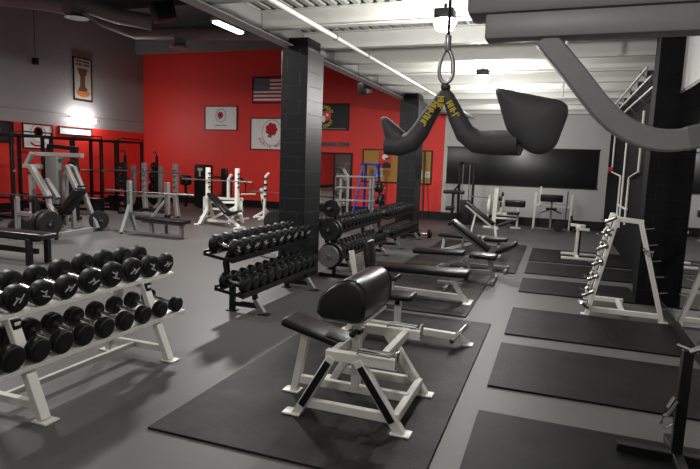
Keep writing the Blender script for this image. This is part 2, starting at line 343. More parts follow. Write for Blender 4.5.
# speakers
def speaker(c, s, label, rz, top):
    t = thing('loudspeaker', label, 'loudspeaker', c, rz)
    m = MB(); m.box((0, 0, 0), s, R=RX(.25), bev=.02); m.done('cabinet', 'blk', t, world=False)
    m = MB(); m.box((0, -s[1]*.5, -.02), (s[0]*.86, .02, s[2]*.86), R=RX(.25), bev=.008); m.done('grille', 'rubber', t, world=False)
    m = MB(); m.cyl((0, 0, s[2]*.4), (0, 0, top-c[2]), .012, seg=8); m.cyl((0, .05, s[2]*.4), (.1, .05, s[2]*.4+.1), .01, seg=8); m.done('bracket', 'steel', t, world=False)
speaker((-4.15, 12, 3.40), (.25, .2, .26), 'small black speaker hanging above the framed black banner', -.5, 3.63)
speaker((-7.95, 10, 4.72), (.5, .4, .36), 'large dark speaker hanging from the high ceiling at left', -.7, 6.4)
t = thing('hanging_sensor', 'small black box on a thin cable before the left wall', 'sensor', (LX+.25, 13.2, 4.5))
MB().cyl((LX+.25, 13.2, 4.56), (LX+.25, 13.2, 6.8), .008, seg=6).done('cable', 'blk', t)
MB().cyl((LX+.25, 13.2, 4.4), (LX+.25, 13.2, 4.6), .1, seg=12, bev=.02).done('box', 'blk', t)

# ------------------------------------------------------------------ floor mats
def fmat(x0, y0, x1, y1, label, g='black rubber floor mats'):
    o = MB().ab((x0, y0, .0), (x1, y1, .016), bev=.003, seg=1).done('floor_mat', 'rmatw' if x0 < -1 else 'rmat'); return tag(o, label, 'mat', g)
fmat(-2.33, 2.75, -.57, 6.24, 'black rubber mat under the white preacher curl bench')
fmat(-2.55, 6.4, -.87, 9.45, 'rubber mat under the long flat white bench, right behind the nearest mat')
fmat(-2.45, 9.56, -.54, 13.3, 'farthest rubber mat of the middle row, under the incline benches')
for a, b, l in [(2.45, 3.91, 'rubber mat in the bottom right corner, nearest of the right column'), (4.41, 5.6, 'second nearest rubber mat of the right column'),
                (5.94, 7.15, 'third nearest mat of the right column, just before the A-frame'), (8.17, 9.26, 'fourth mat of the right column, seen behind the A-frame legs'),
                (9.72, 10.95, 'fifth mat of the right column, before the white T stand'), (11.15, 12.95, 'farthest mat of the right column, under the white T stand')]:
    fmat(-.40, a, 1.37 if a > 8.9 else 1.14 if a > 8 else 1.34, b, l)

# ------------------------------------------------------------------ dumbbells
def db_meshes(r, L, hl, style):
    
    h = MB().cyl((-L*.3, 0, 0), (L*.3, 0, 0), .016, seg=14); h.cyl((-.02, 0, 0), (.02, 0, 0), .019, seg=14)
    heads = []
    for s in (-1, 1):
        a, b = s*(L/2-hl), s*L/2
        m = MB().cyl((a, 0, 0), (b, 0, 0), r, seg=24 if style else 14, bev=r*.16, bseg=3)
        m.cyl((a-s*.012, 0, 0), (a, 0, 0), r*.5, seg=16)
        m.cyl((b, 0, 0), (b+s*.004, 0, 0), r*.72, seg=20)
        heads.append(m)
    return h, heads
_dc = {}
def dumbbell(loc, tilt, r, label, group, mark=True, style=1, L=.37, hl=.07, rz=0, handle='chrome'):
    loc = V(loc)+V((math.sin(tilt)*r, 0, math.cos(tilt)*r)); key = (round(r, 3), mark, style, L)
    if key not in _dc:
        h, hd = db_meshes(r, L, hl, style)
        t = thing('dumbbell', label, 'dumbbell', loc, rz, group); objs = []
        ho = h.done('handle', handle, t, world=False, label='steel handle')
        for k, x in enumerate(hd):
            o = x.done('head', 'rubber', t, world=False)
            if mark and k == 1:
                e = MB(); xx = L/2+.006; z0 = 0; q = r*.5
                for a, b in [((-q, -q*.35), (-q*.1, q*.25)), ((-q*.1, q*.25), (q*.25, -q*.2)), ((q*.25, -q*.2), (q, q*.4)), ((-q*.35, q*.5), (q*.2, q*.05)), ((-q*.1, -q*.5), (q*.45, -q*.15))]:
                    e.beam((xx, a[0], z0+a[1]), (xx, b[0], z0+b[1]), .006, .008, up=(0, 0, 1), bev=0)
                e.done('emblem', 'mark', o, world=False, label='white stamped emblem')
        _dc[key] = t; first = t
    else:
        s = _dc[key]; t = s.copy(); COL.objects.link(t); t.location = loc
        t['label'] = label; t['group'] = group
        for ch in list(s.children):
            c = ch.copy(); COL.objects.link(c); c.parent = t
            for g in ch.children:
                d = g.copy(); COL.objects.link(d); d.parent = c
    t.rotation_euler = (random.uniform(-1.2, 1.2), tilt, rz)
    return t

# ------------------------------------------------------------------ dumbbell racks
TILT = .15
def tray_part(mb, xf, zf, w, y0, y1, th=.012, lip=.03):
    c, s = math.cos(TILT), math.sin(TILT)
    R = RY(TILT)
    mid = V((xf-w/2*c, (y0+y1)/2, zf+w/2*s))
    for k in (-.34, .34):
        mb.box(mid+V((k*w*c, 0, -k*w*s-th/2)), (.075, y1-y0, th), R=R, bev=.002, seg=1)
    mb.box(V((xf, (y0+y1)/2, zf-.012)), (.008, y1-y0, lip+.014), R=R)
    mb.box(V((xf-w*c, (y0+y1)/2, zf+w*s-.01)), (.008, y1-y0, lip+.01), R=R)
    for yy in (y0+.01, y1-.01): mb.box(mid+V((0, yy-(y0+y1)/2, -.022)), (w, .02, .03), R=R)
def on_tray(xf, zf, w, y, off=0):
    c, s = math.cos(TILT), math.sin(TILT)
    return (xf-w/2*c+off, y, zf+w/2*s+.002-off*math.tan(TILT))
# white rack
t = thing('dumbbell_rack', 'white two-tier dumbbell rack at the left foreground', 'dumbbell rack', (-3.3, 3.1, 0))
Y0, Y1, W = 2.0, 4.3, .36
m = MB(); tray_part(m, -3.08, .36, W, Y0, 4.14, lip=.012); m.done('tray', 'white', t)
m = MB(); tray_part(m, -3.24, .68, W, Y0, 4.2, lip=.012); m.done('tray', 'white', t)
for yy in (2.57, 3.82):
    MB().beam((-3.0, yy, .01), (-3.27, yy, .67), .05, .075, up=(0, 1, 0)).done('leg', 'white', t)
    MB().beam((-3.64, yy, .01), (-3.5, yy, .72), .05, .075, up=(0, 1, 0)).done('leg', 'white', t)
    MB().beam((-3.62, yy, .1), (-3.04, yy, .1), .05, .05).done('crossbar', 'white', t)
    for xx in (-2.99, -3.65): MB().box((xx, yy, .006), (.13, .11, .012), bev=.003).done('foot', 'white', t)
    MB().ab((-3.262, yy-.028, .585), (-3.2, yy+.028, .65), bev=.004).done('end_cap', 'blk', t)
    MB().beam((-3.2, yy, .61), (-3.55, yy, .69), .045, .045).done('bracket', 'white', t)
MB().beam((-3.36, 2.57, .1), (-3.36, 3.82, .1), .04, .04).done('stringer', 'white', t)
top = [2.19, 2.40, 2.60, 2.80, 3.01, 3.23, 3.45, 3.67, 3.89, 4.09]
tr = [.092, .092, .092, .088, .088, .094, .102, .102, .098, .092]
for i, yy in enumerate(top):
    k = len(top)-1-i
    dumbbell(on_tray(-3.24, .68, W, yy), TILT, tr[i], 'black dumbbell on the white rack, upper tier, %s from the far end' % ORD[k], 'dumbbells on the upper tier of the white rack')
bot = [2.24, 2.43, 2.62, 2.81, 3.0, 3.20, 3.41, 3.62, 3.83, 4.04]
brd = [.086, .086, .084, .082, .080, .078, .075, .073, .070, .066]
for i, yy in enumerate(bot):
    k = len(bot)-1-i
    dumbbell(on_tray(-3.08, .36, W, yy), TILT, brd[i], 'black dumbbell on the white rack, lower tier, %s from the far end' % ORD[k], 'dumbbells on the lower tier of the white rack', mark=False)

def black_rack(y0, y1, lab, ntop, nbot, short, r1, r2, tx=0., mark=True, dl=.33):
    xf1, zf1, xf2, zf2, w = -3.2+tx, .66, -3.07+tx, .28, .36
    t = thing('dumbbell_rack', lab, 'dumbbell rack', (-3.2+tx, (y0+y1)/2, 0))
    m = MB(); tray_part(m, xf1, zf1, w, y0, y1, lip=.05); m.done('tray', 'blk', t)
    m = MB(); tray_part(m, xf2, zf2, w, y0+.02, y1-.02, lip=.05); m.done('tray', 'blk', t)
    for yy in (y0+.34, y1-.3):
        MB().tube([(-3.40+tx, yy, 0.01), (-3.40+tx, yy, .34), (-3.47+tx, yy, .42), (-3.49+tx, yy, .55), (-3.44+tx, yy, .66), (-3.36+tx, yy, .71)], 0, rect=(.03, .03), up=(0, 1, 0)).done('upright', 'blk', t)
        MB().beam((-3.12+tx, yy, .26), (-3.10+tx, yy, .16), .05, .055, up=(0, 1, 0)).done('leg', 'blk', t)
        MB().beam((-3.10+tx, yy, .16), (-2.99+tx, yy, .01), .052, .057, up=(0, 1, 0)).done('foot_bar', 'steelp', t, label='pale worn foot')
        MB().beam((-3.40+tx, yy, .09), (-3.06+tx, yy, .09), .05, .055).done('crossbar', 'blk', t)
        for xx in (-2.98, -3.40): MB().box((xx+tx, yy, .006), (.12, .1, .012), bev=.003).done('foot', 'blk', t)
        MB().beam((-3.40+tx, yy, .32), (-3.1+tx, yy, .26), .05, .04).done('bracket', 'blk', t)
    for tier, nn, xf, zf, r, nm in ((0, ntop, xf1, zf1, r1, 'upper'), (1, nbot, xf2, zf2, r2, 'lower')):
        st = (y1-y0-.2)/(nn-1) if nn > 1 else 0
        for i in range(nn):
            dumbbell(on_tray(xf, zf, w, y0+.13+i*st), TILT, r*random.choice((1, .97, 1.02)), 'dumbbell on %s tier of the %s, %s from near end' % (nm, short, ORD[i]),
                     'dumbbells on the %s tier of the %s' % (nm, short), mark=mark and tier == 0, L=dl, hl=.08)
black_rack(5.12, 7.15, 'black two-tier dumbbell rack in front of the near pillar', 10, 11, 'black rack before the near pillar', .096, .078)
black_rack(8.05, 10.5, 'black two-tier dumbbell rack between the two pillars, behind the plate stand', 13, 13, 'middle black rack', .080, .072, tx=.02, mark=False)
black_rack(10.9, 13.2, 'farthest black dumbbell rack, ending before the farther pillar', 13, 13, 'farthest black rack', .078, .070, tx=.02, mark=False)
for (x, y, l, z) in [(-2.95, 13.35, 'black dumbbell on the floor beside the end of the farthest rack, right one', .1), (-3.25, 13.2, 'black dumbbell on the floor beside the far rack, nearest to its foot', .09)]:
    dumbbell((x+.0, y, 0), 0, z, l, 'dumbbells lying on the floor', mark=False, L=.36, rz=.5)

# ------------------------------------------------------------------ weight plates
def plate(c, axis, r, w, label, group, m='plate', tilt=None):
    """axis: 'x','y' ; c = centre"""
    t = thing('weight_plate', label, 'weight plate', c, 0, group)
    d = V((1, 0, 0)) if axis == 'x' else V((0, 1, 0)) if axis == 'y' else V(axis).normalized()
    b = MB(); b.cyl(-d*w/2, d*w/2, r, seg=32, bev=w*.2)
    b.cyl(-d*(w*.56), d*(w*.56), r*.93, seg=32); b.done('disc', m, t, world=False)
    b = MB(); b.cyl(-d*(w*.75), d*(w*.75), r*.3, seg=20, bev=.004); b.done('hub', 'blk' if m == 'plate' else 'steel', t, world=False)
    q = V((0, 0, 1)); s = d.cross(q)
    b = MB(); pts = [tuple(d*(-w*.5)+(q*math.cos(a*math.pi/14)+s*math.sin(a*math.pi/14))*r*.95) for a in range(28)]
    b.tube(pts, w*.11, 6, closed=True, up=tuple(d)); b.done('rim', m, t, world=False)
    return t

# stand with three big plates, between near pillar and middle rack
t = thing('plate_stand', 'low black stand holding three big plates beside the near pillar', 'plate stand', (-3.12, 7.72, 0))
px, py = -3.08, 7.80
MB().beam((px, py, 0.02), (px, py, 1.1), .05, .05).done('post', 'blk', t)
m = MB(); m.beam((px-.25, py, .03), (px+.28, py, .03), .05, .05); m.done('base', 'blk', t)
for z in (.36, .74, 1.06): MB().cyl((px, py, z), (px, py-.3, z+.01), .02, seg=12).done('peg', 'steel', t)
plate((px, py-.13, .36), 'y', .19, .07, 'lowest and largest of the three plates on the black stand', 'plates on the black stand', 'plate')
plate((px, py-.24, .36), 'y', .165, .05, 'greyish steel plate in front of the lowest plate of the black stand', 'plates on the black stand', 'worn')
plate((px, py-.14, .74), 'y', .165, .07, 'rear middle plate on the black stand by the pillar', 'plates on the black stand')
plate((px, py-.235, .74), 'y', .15, .05, 'front middle plate on the black stand by the pillar', 'plates on the black stand')
plate((px, py-.15, 1.06), 'y', .125, .09, 'topmost plate on the black stand by the pillar', 'plates on the black stand')

# ------------------------------------------------------------------ pad helper
def pad(mb, p, q, w, th, across=(0, 1, 0), bev=.02, mi=0):
    """cushion from p to q (centre line of its top face), width w along across"""
    p, q = V(p), V(q); x = (q-p).normalized(); y = V(across).normalized(); z = x.cross(y)
    if z.z < 0: z = -z; 
    y = z.cross(x)
    R = Matrix((x, y, z)).transposed()
    return mb.box((p+q)/2-z*th/2, ((q-p).length, w, th), R=R, bev=bev, seg=3, mi=mi)

# ------------------------------------------------------------------ preacher bench (foreground)
t = thing('preacher_curl_bench', 'white preacher curl bench with fat rounded black arm pad, in the foreground', 'bench', (-1.25, 3.65, 0))
n_, f_ = 3.32, 4.0
prof = [(-1.436, .735), (-1.42, .818), (-1.395, .865), (-1.354, .905), (-1.31, .94), (-1.262, .962), (-1.215, .972), (-1.17, .968), (-1.13, .945), (-1.105, .90), (-1.098, .83), (-1.105, .74), (-1.13, .70), (-1.18, .69), (-1.3, .695), (-1.4, .702)]
MB().prism(prof, 3.33, 3.97, 'xz', bev=.028).done('arm_pad', 'vinyl', t)
for yy in (3.352, 3.948): MB().tube([(a, yy, b) for a, b in prof], .004, 6, closed=True, up=(0, 1, 0)).done('piping', 'vinyl', t)
MB().ab((-1.38, 3.4, .668), (-1.12, 3.92, .69)).done('pad_plate', 'white', t)
m = MB(); pad(m, (-1.79, 3.66, .60), (-1.29, 3.66, .48), .26, .06, bev=.022); m.done('seat', 'vinyl', t)
MB().beam((-1.76, 3.64, .52), (-1.3, 3.64, .415), .05, .04).done('seat_rail', 'white', t)
MB().beam((-1.735, 3.66, .01), (-1.64, 3.66, .50), .055, .055, up=(0, 1, 0)).done('leg', 'white', t)
for yy in (n_, f_):
    MB().beam((-1.345, yy, .47), (-.86, yy, .468), .055, .068).done('top_beam', 'white', t)
    for a, b in (((-1.30, .46), (-1.555, .012)), ((-1.125, .46), (-.815, .012))):
        MB().beam((a[0], yy, a[1]), (b[0], yy, b[1]), .06, .066, up=(0, 1, 0)).done('leg', 'white', t)
        if yy == n_:
            A, B = V((a[0], yy, a[1])), V((b[0], yy, b[1]))
            MB().beam(A.lerp(B, .08), A.lerp(B, .82), .047, .078, up=(0, 1, 0)).done('leg_sleeve', 'rubber', t, label='black rubber sleeve on the near leg')
    for xx in (-1.58, -.815): MB().box((xx, yy, .023), (.13, .1, .012), bev=.003).done('foot', 'white', t)
    MB().beam((-1.52, yy, .11), (-.87, yy, .11), .045, .06).done('lower_bar', 'white', t)
    m = MB(); m.tube([(-1.12, yy-.03, .51), (-1.12, yy-.03, .53), (-.90, yy-.03, .525), (-.87, yy-.03, .55)], .009, 8); m.tube([(-1.12, yy+.03, .51), (-1.12, yy+.03, .53), (-.90, yy+.03, .525), (-.87, yy+.03, .55)], .009, 8)
    m.box((-.862, yy, .50), (.012, .065, .11), bev=.002); m.done('bar_catch', 'chrome', t, label='chrome lined bar catch')
MB().box((-1.75, 3.66, .023), (.13, .1, .012), bev=.003).done('foot', 'white', t)
MB().beam((-.86, n_, .11), (-.86, f_, .11), .05, .06).done('side_bar', 'white', t)
MB().beam((-.98, n_, .47), (-.98, f_, .47), .05, .06).done('side_bar', 'white', t)
MB().beam((-1.32, n_, .455), (-1.32, f_, .455), .05, .06).done('side_bar', 'white', t)
MB().beam((-1.73, 3.66, .12), (-.86, 3.66, .12), .045, .06).done('lower_bar', 'white', t)
MB().beam((-1.25, 3.66, .12), (-1.25, 3.66, .52), .06, .06).done('post_sleeve', 'white', t)
MB().beam((-1.25, 3.66, .5), (-1.25, 3.66, .68), .048, .048).done('pad_post', 'white', t)
m = MB(); m.cyl((-1.25, 3.62, .55), (-1.25, 3.56, .55), .02, seg=12); m.sph((-1.25, 3.55, .55), (.025, .025, .025)); m.box((-1.25, 3.66, .545), (.068, .068, .03)); m.done('adjust_knob', 'blk', t)

# second bench with roller, right behind it
t = thing('sit_up_bench', 'low white bench frame with chrome roller just behind the preacher bench', 'bench', (-1.2, 5.3, 0))
m = MB(); pad(m, (-1.66, 5.3, .46), (-1.23, 5.3, .475), .24, .06); m.done('seat', 'vinyl', t)
MB().beam((-1.62, 5.3, .375), (-1.37, 5.3, .375), .06, .06).done('seat_rail', 'white', t)
MB().beam((-1.395, 5.3, .40), (-1.395, 5.3, .12), .06, .06).done('post', 'white', t)
MB().beam((-1.9, 5.3, .13), (-.79, 5.3, .10), .06, .065).done('main_beam', 'white', t)
MB().beam((-.79, 5.3, .12), (-.70, 5.36, .03), .045, .05).done('leg', 'white', t)
MB().beam((-1.85, 5.3, .12), (-1.93, 5.3, .03), .045, .05).done('leg', 'white', t)
for xx, yy in ((-.69, 5.36), (-1.94, 5.3)): MB().box((xx, yy, .022), (.09, .12, .012), bev=.002).done('foot', 'white', t)
MB().cyl((-.82, 5.14, .095), (-.74, 5.5, .16), .026, seg=16, bev=.005).done('roller', 'chrome', t, label='chrome roller bar')

# ------------------------------------------------------------------ flat bench with upright pad
t = thing('flat_bench', 'long flat black bench on a white frame, behind the preacher bench', 'bench', (-1.6, 7.05, 0))
m = MB(); pad(m, (-2.3, 7.08, .425), (-.95, 7.08, .435), .28, .085, bev=.025); m.done('seat', 'vinyl', t)
m = MB(); m.beam((-2.35, 7.08, .325), (-1.02, 7.08, .325), .06, .04); m.done('top_rail', 'white', t)
MB().beam((-1.17, 7.08, .31), (-1.04, 7.08, .10), .055, .06, up=(0, 1, 0)).done('leg', 'white', t)
MB().beam((-2.28, 7.08, .31), (-2.36, 7.08, .02), .055, .06, up=(0, 1, 0)).done('leg', 'white', t)
MB().beam((-2.36, 7.08, .10), (-1.0, 7.08, .075), .055, .075).done('lower_bar', 'white', t)
MB().beam((-1.01, 7.08, .08), (-.965, 7.08, .02), .055, .06, up=(0, 1, 0)).done('leg', 'white', t)
MB().box((-.95, 7.08, .023), (.1, .3, .014), bev=.003).done('foot', 'white', t)
MB().box((-2.37, 7.08, .023), (.1, .4, .014), bev=.003).done('foot', 'white', t)
MB().box((-.99, 7.08, .33), (.03, .12, .05), bev=.01).done('end_cap', 'rubber', t)
t = thing('upright_bench', 'black upright back pad on a white post, left end of the flat bench', 'bench', (-2.2, 6.5, 0))
m = MB(); R_ = RY(-.14); m.box((-2.13, 6.62, .54), (.09, .26, .50), R=R_, bev=.03, seg=3); m.done('backrest', 'vinyl', t)
MB().beam((-2.24, 6.55, .05), (-2.36, 6.55, .64), .06, .045, up=(0, 1, 0)).done('post', 'white', t)
MB().beam((-2.42, 6.62, .05), (-1.8, 6.62, .05), .05, .05).done('base', 'white', t)
m = MB(); pad(m, (-2.1, 6.62, .34), (-1.75, 6.62, .38), .26, .06); m.done('seat', 'vinyl', t)
MB().beam((-1.84, 6.62, .06), (-1.84, 6.62, .30), .05, .05).done('leg', 'white', t)

# adjustable silver bench (flat)
t = thing('adjustable_bench', 'flat black adjustable bench on a grey ladder frame, second behind the flat white bench', 'bench', (-1.4, 8.7, 0))
m = MB(); pad(m, (-2.07, 8.7, .425), (-1.26, 8.7, .45), .26, .075, bev=.025); m.done('backrest', 'vinyl', t)
m = MB(); pad(m, (-1.18, 8.7, .435), (-.77, 8.7, .425), .30, .075, bev=.025); m.done('seat', 'vinyl', t)
MB().beam((-1.95, 8.7, .10), (-.82, 8.7, .15), .06, .06).done('main_beam', 'silver', t)
m = MB(); m.beam((-1.22, 8.6, .38), (-1.14, 8.6, .12), .04, .05, up=(0, 1, 0)); m.beam((-.9, 8.7, .36), (-.84, 8.7, .14), .05, .05, up=(0, 1, 0)); m.done('post', 'silver', t)
m = MB(); m.beam((-1.95, 8.45, .04), (-1.95, 8.95, .04), .05, .05); m.beam((-1.95, 8.7, .06), (-1.95, 8.7, .12), .05, .05); m.beam((-.8, 8.4, .04), (-.8, 9.0, .04), .06, .05); m.beam((-.8, 8.7, .06), (-.82, 8.7, .15), .05, .05); m.done('base', 'silver', t)
m = MB()
for yy in (8.58, 8.82): m.beam((-1.85, yy, .07), (-1.2, yy, .36), .02, .03)
m.done('support_arm', 'silver', t)
m = MB(); m.cyl((-1.22, 8.5, .3), (-1.22, 8.9, .3), .018, seg=12); m.cyl((-1.12, 8.52, .34), (-1.12, 8.88, .34), .03, seg=12); m.done('hinge', 'steel', t)
for yy in (8.5, 8.9): MB().cyl((-1.97, yy-.02, .045), (-1.97, yy+.02, .045), .042, seg=16).done('wheel', 'rubber', t)
# low grey step frame beside it
t = thing('leg_frame', 'small grey tubular frame lying on the mat before the adjustable bench', 'frame', (-1.15, 8.0, 0))
m = MB(); m.beam((-1.25, 7.85, .08), (-1.17, 7.85, .33), .05, .05, up=(0, 1, 0)); m.beam((-1.35, 7.62, .045), (-1.35, 8.1, .045), .05, .05); m.beam((-1.5, 7.85, .09), (-1.15, 7.85, .09), .05, .05); m.done('frame', 'silver', t)

# incline adjustable bench (nearest incline)
def incline(name_lbl, x0, y, z0, x1, z1, x2, z2, fm, pmw=.28, hook=True, legs=None):
    t = thing('incline_bench', name_lbl, 'bench', ((x0+x2)/2, y, 0))
    m = MB(); pad(m, (x0, y, z0), (x1, y, z1), pmw, .075, bev=.025); m.done('backrest', 'vinyl', t)
    m = MB(); pad(m, (x1+.06, y, z1-.02), (x2, y, z2), pmw+.02, .075, bev=.025); m.done('seat', 'vinyl', t)
    u = (V((x1, y, z1))-V((x0, y, z0))).normalized(); nrm = V((u.z, 0, -u.x)); nrm = nrm if nrm.z < 0 else -nrm
    MB().beam(V((x0, y, z0))+nrm*.105+u*.05, V((x1, y, z1))+nrm*.105+u*.03, .06, .05, up=(0, 1, 0)).done('back_rail', fm, t)
    MB().beam((x1+.0, y, z1-.14), (x2-.05, y, z2-.12), .05, .05, up=(0, 1, 0)).done('seat_rail', fm, t)
    MB().beam((x1, y, z1-.1), (x1+.04, y, .08), .055, .055, up=(0, 1, 0)).done('post', fm, t)
    mid = V((x0, y, z0)).lerp(V((x1, y, z1)), .42)+nrm*.12
    m = MB(); m.beam(mid, (mid.x-.10, y, .08), .04, .04, up=(0, 1, 0)); m.done('support_arm', fm, t)
    m = MB(); m.beam((mid.x-.25, y, .05), (x1+.3, y, .05), .06, .06); m.beam((mid.x-.22, y-.25, .035), (mid.x-.22, y+.25, .035), .05, .04); m.beam((x1+.28, y-.28, .035), (x1+.28, y+.28, .035), .05, .04); m.done('base', fm, t)
    m = MB(); 
    for k in range(5): m.cyl((mid.x-.1+k*.07, y-.07, .085), (mid.x-.1+k*.07, y+.07, .085), .009, seg=8)
    m.done('ladder_notches', 'steel', t)
incline('grey incline bench with its backrest raised, nearest of the raised benches', -1.64, 9.75, .84, -.98, .37, -.57, .53, 'silver')
t = thing('flat_bench', 'short flat black bench on white legs behind the grey incline bench', 'bench', (-1.5, 12.3, 0))
m = MB(); pad(m, (-2.18, 11.3, .40), (-1.35, 11.3, .38), .27, .075, bev=.025); m.done('backrest', 'vinyl', t)
m = MB(); pad(m, (-1.28, 11.3, .38), (-.82, 11.3, .39), .29, .075, bev=.025); m.done('seat', 'vinyl', t)
MB().beam((-2.06, 11.3, .33), (-2.1, 11.3, .03), .05, .06, up=(0, 1, 0)).done('leg', 'white', t)
m = MB(); m.beam((-2.04, 11.3, .06), (-1.5, 11.3, .24), .05, .06); m.beam((-1.5, 11.3, .26), (-.95, 11.3, .27), .06, .09); m.done('main_beam', 'white', t)
MB().beam((-1.0, 11.3, .28), (-.95, 11.3, .03), .05, .06, up=(0, 1, 0)).done('leg', 'white', t)
m = MB(); m.beam((-2.1, 11.05, .035), (-2.1, 11.55, .035), .05, .04); m.done('foot', 'white', t)
m = MB(); m.beam((-.95, 11.05, .035), (-.95, 11.55, .035), .05, .04); m.done('foot', 'white', t)
incline('white incline bench with raised backrest, farthest of the raised benches', -2.05, 14.0, .93, -1.34, .40, -.94, .54, 'white')

# ------------------------------------------------------------------ far machines by grey wall
t = thing('weight_machine', 'white seated machine with stack tower, centre of the grey back wall', 'gym machine', (-1.4, 17.0, 0))
MB().beam((-1.68, 17, 0.03), (-1.64, 17, 1.17), .12, .14).done('tower', 'white', t)
MB().beam((-1.86, 17.02, .3), (-1.84, 17.02, .95), .05, .08).done('guide', 'white', t)
MB().cyl((-1.88, 17.1, .62), (-1.80, 17.1, .62), .26, seg=28, bev=.01).done('cam', 'white', t, label='white round cam')
m = MB(); m.box((-1.52, 16.9, .87), (.1, .12, .14), bev=.02); m.box((-1.46, 16.9, 1.0), (.07, .1, .12), bev=.02); m.box((-1.5, 16.9, .70), (.06, .1, .15), bev=.02); m.done('roller_pad', 'vinyl', t)
MB().beam((-1.44, 16.95, .85), (-1.5, 16.95, .42), .05, .06, up=(0, 1, 0)).done('arm', 'white', t)
m = MB(); m.beam((-1.62, 17, .43), (-1.0, 17, .43), .06, .06); m.beam((-1.62, 16.9, .30), (-1.02, 16.9, .30), .05, .05); m.done('main_beam', 'white', t)
m = MB(); m.box((-1.1, 17, .74), (.58, .09, .2), R=RX(.1), bev=.03, seg=3); m.done('arm_pad', 'vinyl', t)
MB().beam((-1.0, 17.03, .64), (-1.02, 17.03, .03), .06, .07).done('post', 'white', t)
m = MB(); pad(m, (-1.3, 16.8, .5), (-.95, 16.8, .52), .3, .07); m.done('seat', 'vinyl', t)
m = MB(); m.beam((-1.95, 16.75, .03), (-1.5, 16.75, .03), .07, .06); m.beam((-1.2, 17.03, .03), (-.9, 17.03, .03), .06, .05); m.done('base', 'white', t)
for zz in (.50, .88): MB().cyl((-2.45, 17.1, zz), (-1.88, 17.1, zz), .014, seg=8).done('plate_peg', 'steel', t)
t = thing('curl_station', 'white preacher curl station with black pad at the right of the grey wall', 'gym machine', (0, 17.3, 0))
MB().beam((-.57, 17.3, .02), (-.55, 17.3, 1.08), .06, .07).done('upright', 'white', t)
MB().beam((-.42, 17.2, .72), (-.42, 17.2, 1.27), .05, .05).done('upright', 'white', t)
MB().beam((.42, 17.3, .05), (.44, 17.3, 1.06), .06, .06).done('upright', 'white', t)
MB().beam((.30, 17.25, .10), (.32, 17.25, 1.16), .03, .05).done('upright', 'flagb', t, label='dark blue striped upright')
MB().beam((-.56, 17.28, .73), (.42, 17.28, .70), .05, .06).done('crossbar', 'white', t)
m = MB(); m.box((-.11, 17.15, .94), (.62, .08, .21), R=RX(.12), bev=.03, seg=3); m.done('arm_pad', 'vinyl', t)
m = MB(); m.beam((-.1, 17.28, .85), (-.1, 17.28, .04), .06, .06); m.done('post', 'steelp', t)
m = MB(); m.beam((-.12, 17.2, .62), (-.38, 17.1, .52), .04, .03); m.beam((-.08, 17.2, .62), (.18, 17.1, .52), .04, .03); m.cyl((-.25, 17.1, .64), (.05, 17.1, .64), .03, seg=10); m.done('handle', 'blk', t)
m = MB(); m.beam((-.57, 17.3, .03), (.42, 17.3, .03), .06, .05); m.beam((-.57, 17.0, .03), (-.57, 17.6, .03), .05, .05); m.beam((.44, 17.0, .03), (.44, 17.6, .03), .05, .05); m.done('base', 'steelp', t)
plate((.46, 17.12, .25), 'x', .23, .05, 'black plate leaning at the right foot of the curl station, front one', 'plates by the curl station')
plate((.12, 17.05, .16), 'y', .15, .05, 'small black plate at the foot of the curl station', 'plates by the curl station')
m_ = [(.05, .75), (.05, .5)]
t = thing('cable_tower', 'tall black cable machine in the corner between red and grey wall', 'gym machine', (-2.7, 17.2, 0))
for xx in (-2.80, -2.38): MB().beam((xx, 17.3, 0.02), (xx, 17.3, 1.85), .07, .09).done('upright', 'blk', t)
m = MB(); m.beam((-2.85, 17.3, 1.86), (-2.34, 17.3, 1.84), .08, .06); m.beam((-2.72, 17.3, 1.85), (-2.72, 16.9, 1.9), .05, .05); m.done('top_beam', 'blk', t)
m = MB(); m.cyl((-2.7, 17.25, 1.83), (-2.7, 17.25, .05), .014, seg=8); m.cyl((-2.5, 17.25, 1.83), (-2.5, 17.25, .05), .014, seg=8); m.done('guide_rod', 'steelp', t)
MB().ab((-2.74, 17.2, .05), (-2.44, 17.38, .75), bev=.006).done('weight_stack', 'plate', t)
m = MB(); m.box((-2.9, 17.0, .99), (.62, .25, .11), bev=.03, seg=3); m.done('thigh_pad', 'vinyl', t)
MB().beam((-2.92, 17.0, .95), (-2.93, 17.0, .05), .07, .07).done('post', 'blk', t)
m = MB(); m.box((-2.98, 16.95, .50), (.24, .3, .12), bev=.03, seg=3); m.done('seat', 'vinyl', t)
m = MB(); m.beam((-2.93, 16.6, .04), (-2.93, 17.3, .04), .07, .06); m.beam((-2.93, 17.3, .04), (-2.38, 17.3, .04), .07, .06); m.done('base', 'blk', t)
MB().beam((-2.8, 17.2, 1.2), (-2.95, 17.0, .95), .04, .04).done('brace', 'blk', t)

# white T stand
t = thing('bar_stand', 'white T-shaped stand with two short top bars, on the far right mat', 'stand', (.47, 12, 0))
for yy, z0, x0, x1 in ((12.12, .66, .32, .60), (11.9, .61, .42, .67)): MB().beam((x0, yy, z0), (x1, yy, z0-.015), .05, .055).done('top_bar', 'white', t)
MB().beam((.48, 11.9, .62), (.48, 12.12, .62), .07, .07).done('top_link', 'white', t)
MB().beam((.45, 12.02, .03), (.47, 12.02, .62), .06, .05).done('post', 'white', t)
MB().beam((.51, 12.0, .05), (.51, 12.0, .56), .035, .05).done('post_strip', 'blk', t, label='black strip down the post')
for yy, x0, x1 in ((12.35, .18, .85), (11.7, .18, .80)): MB().beam((x0, yy, .04), (x1, yy, .04), .05, .045).done('foot', 'white', t)
MB().beam((.48, 11.7, .045), (.48, 12.35, .045), .06, .055).done('base_link', 'white', t)

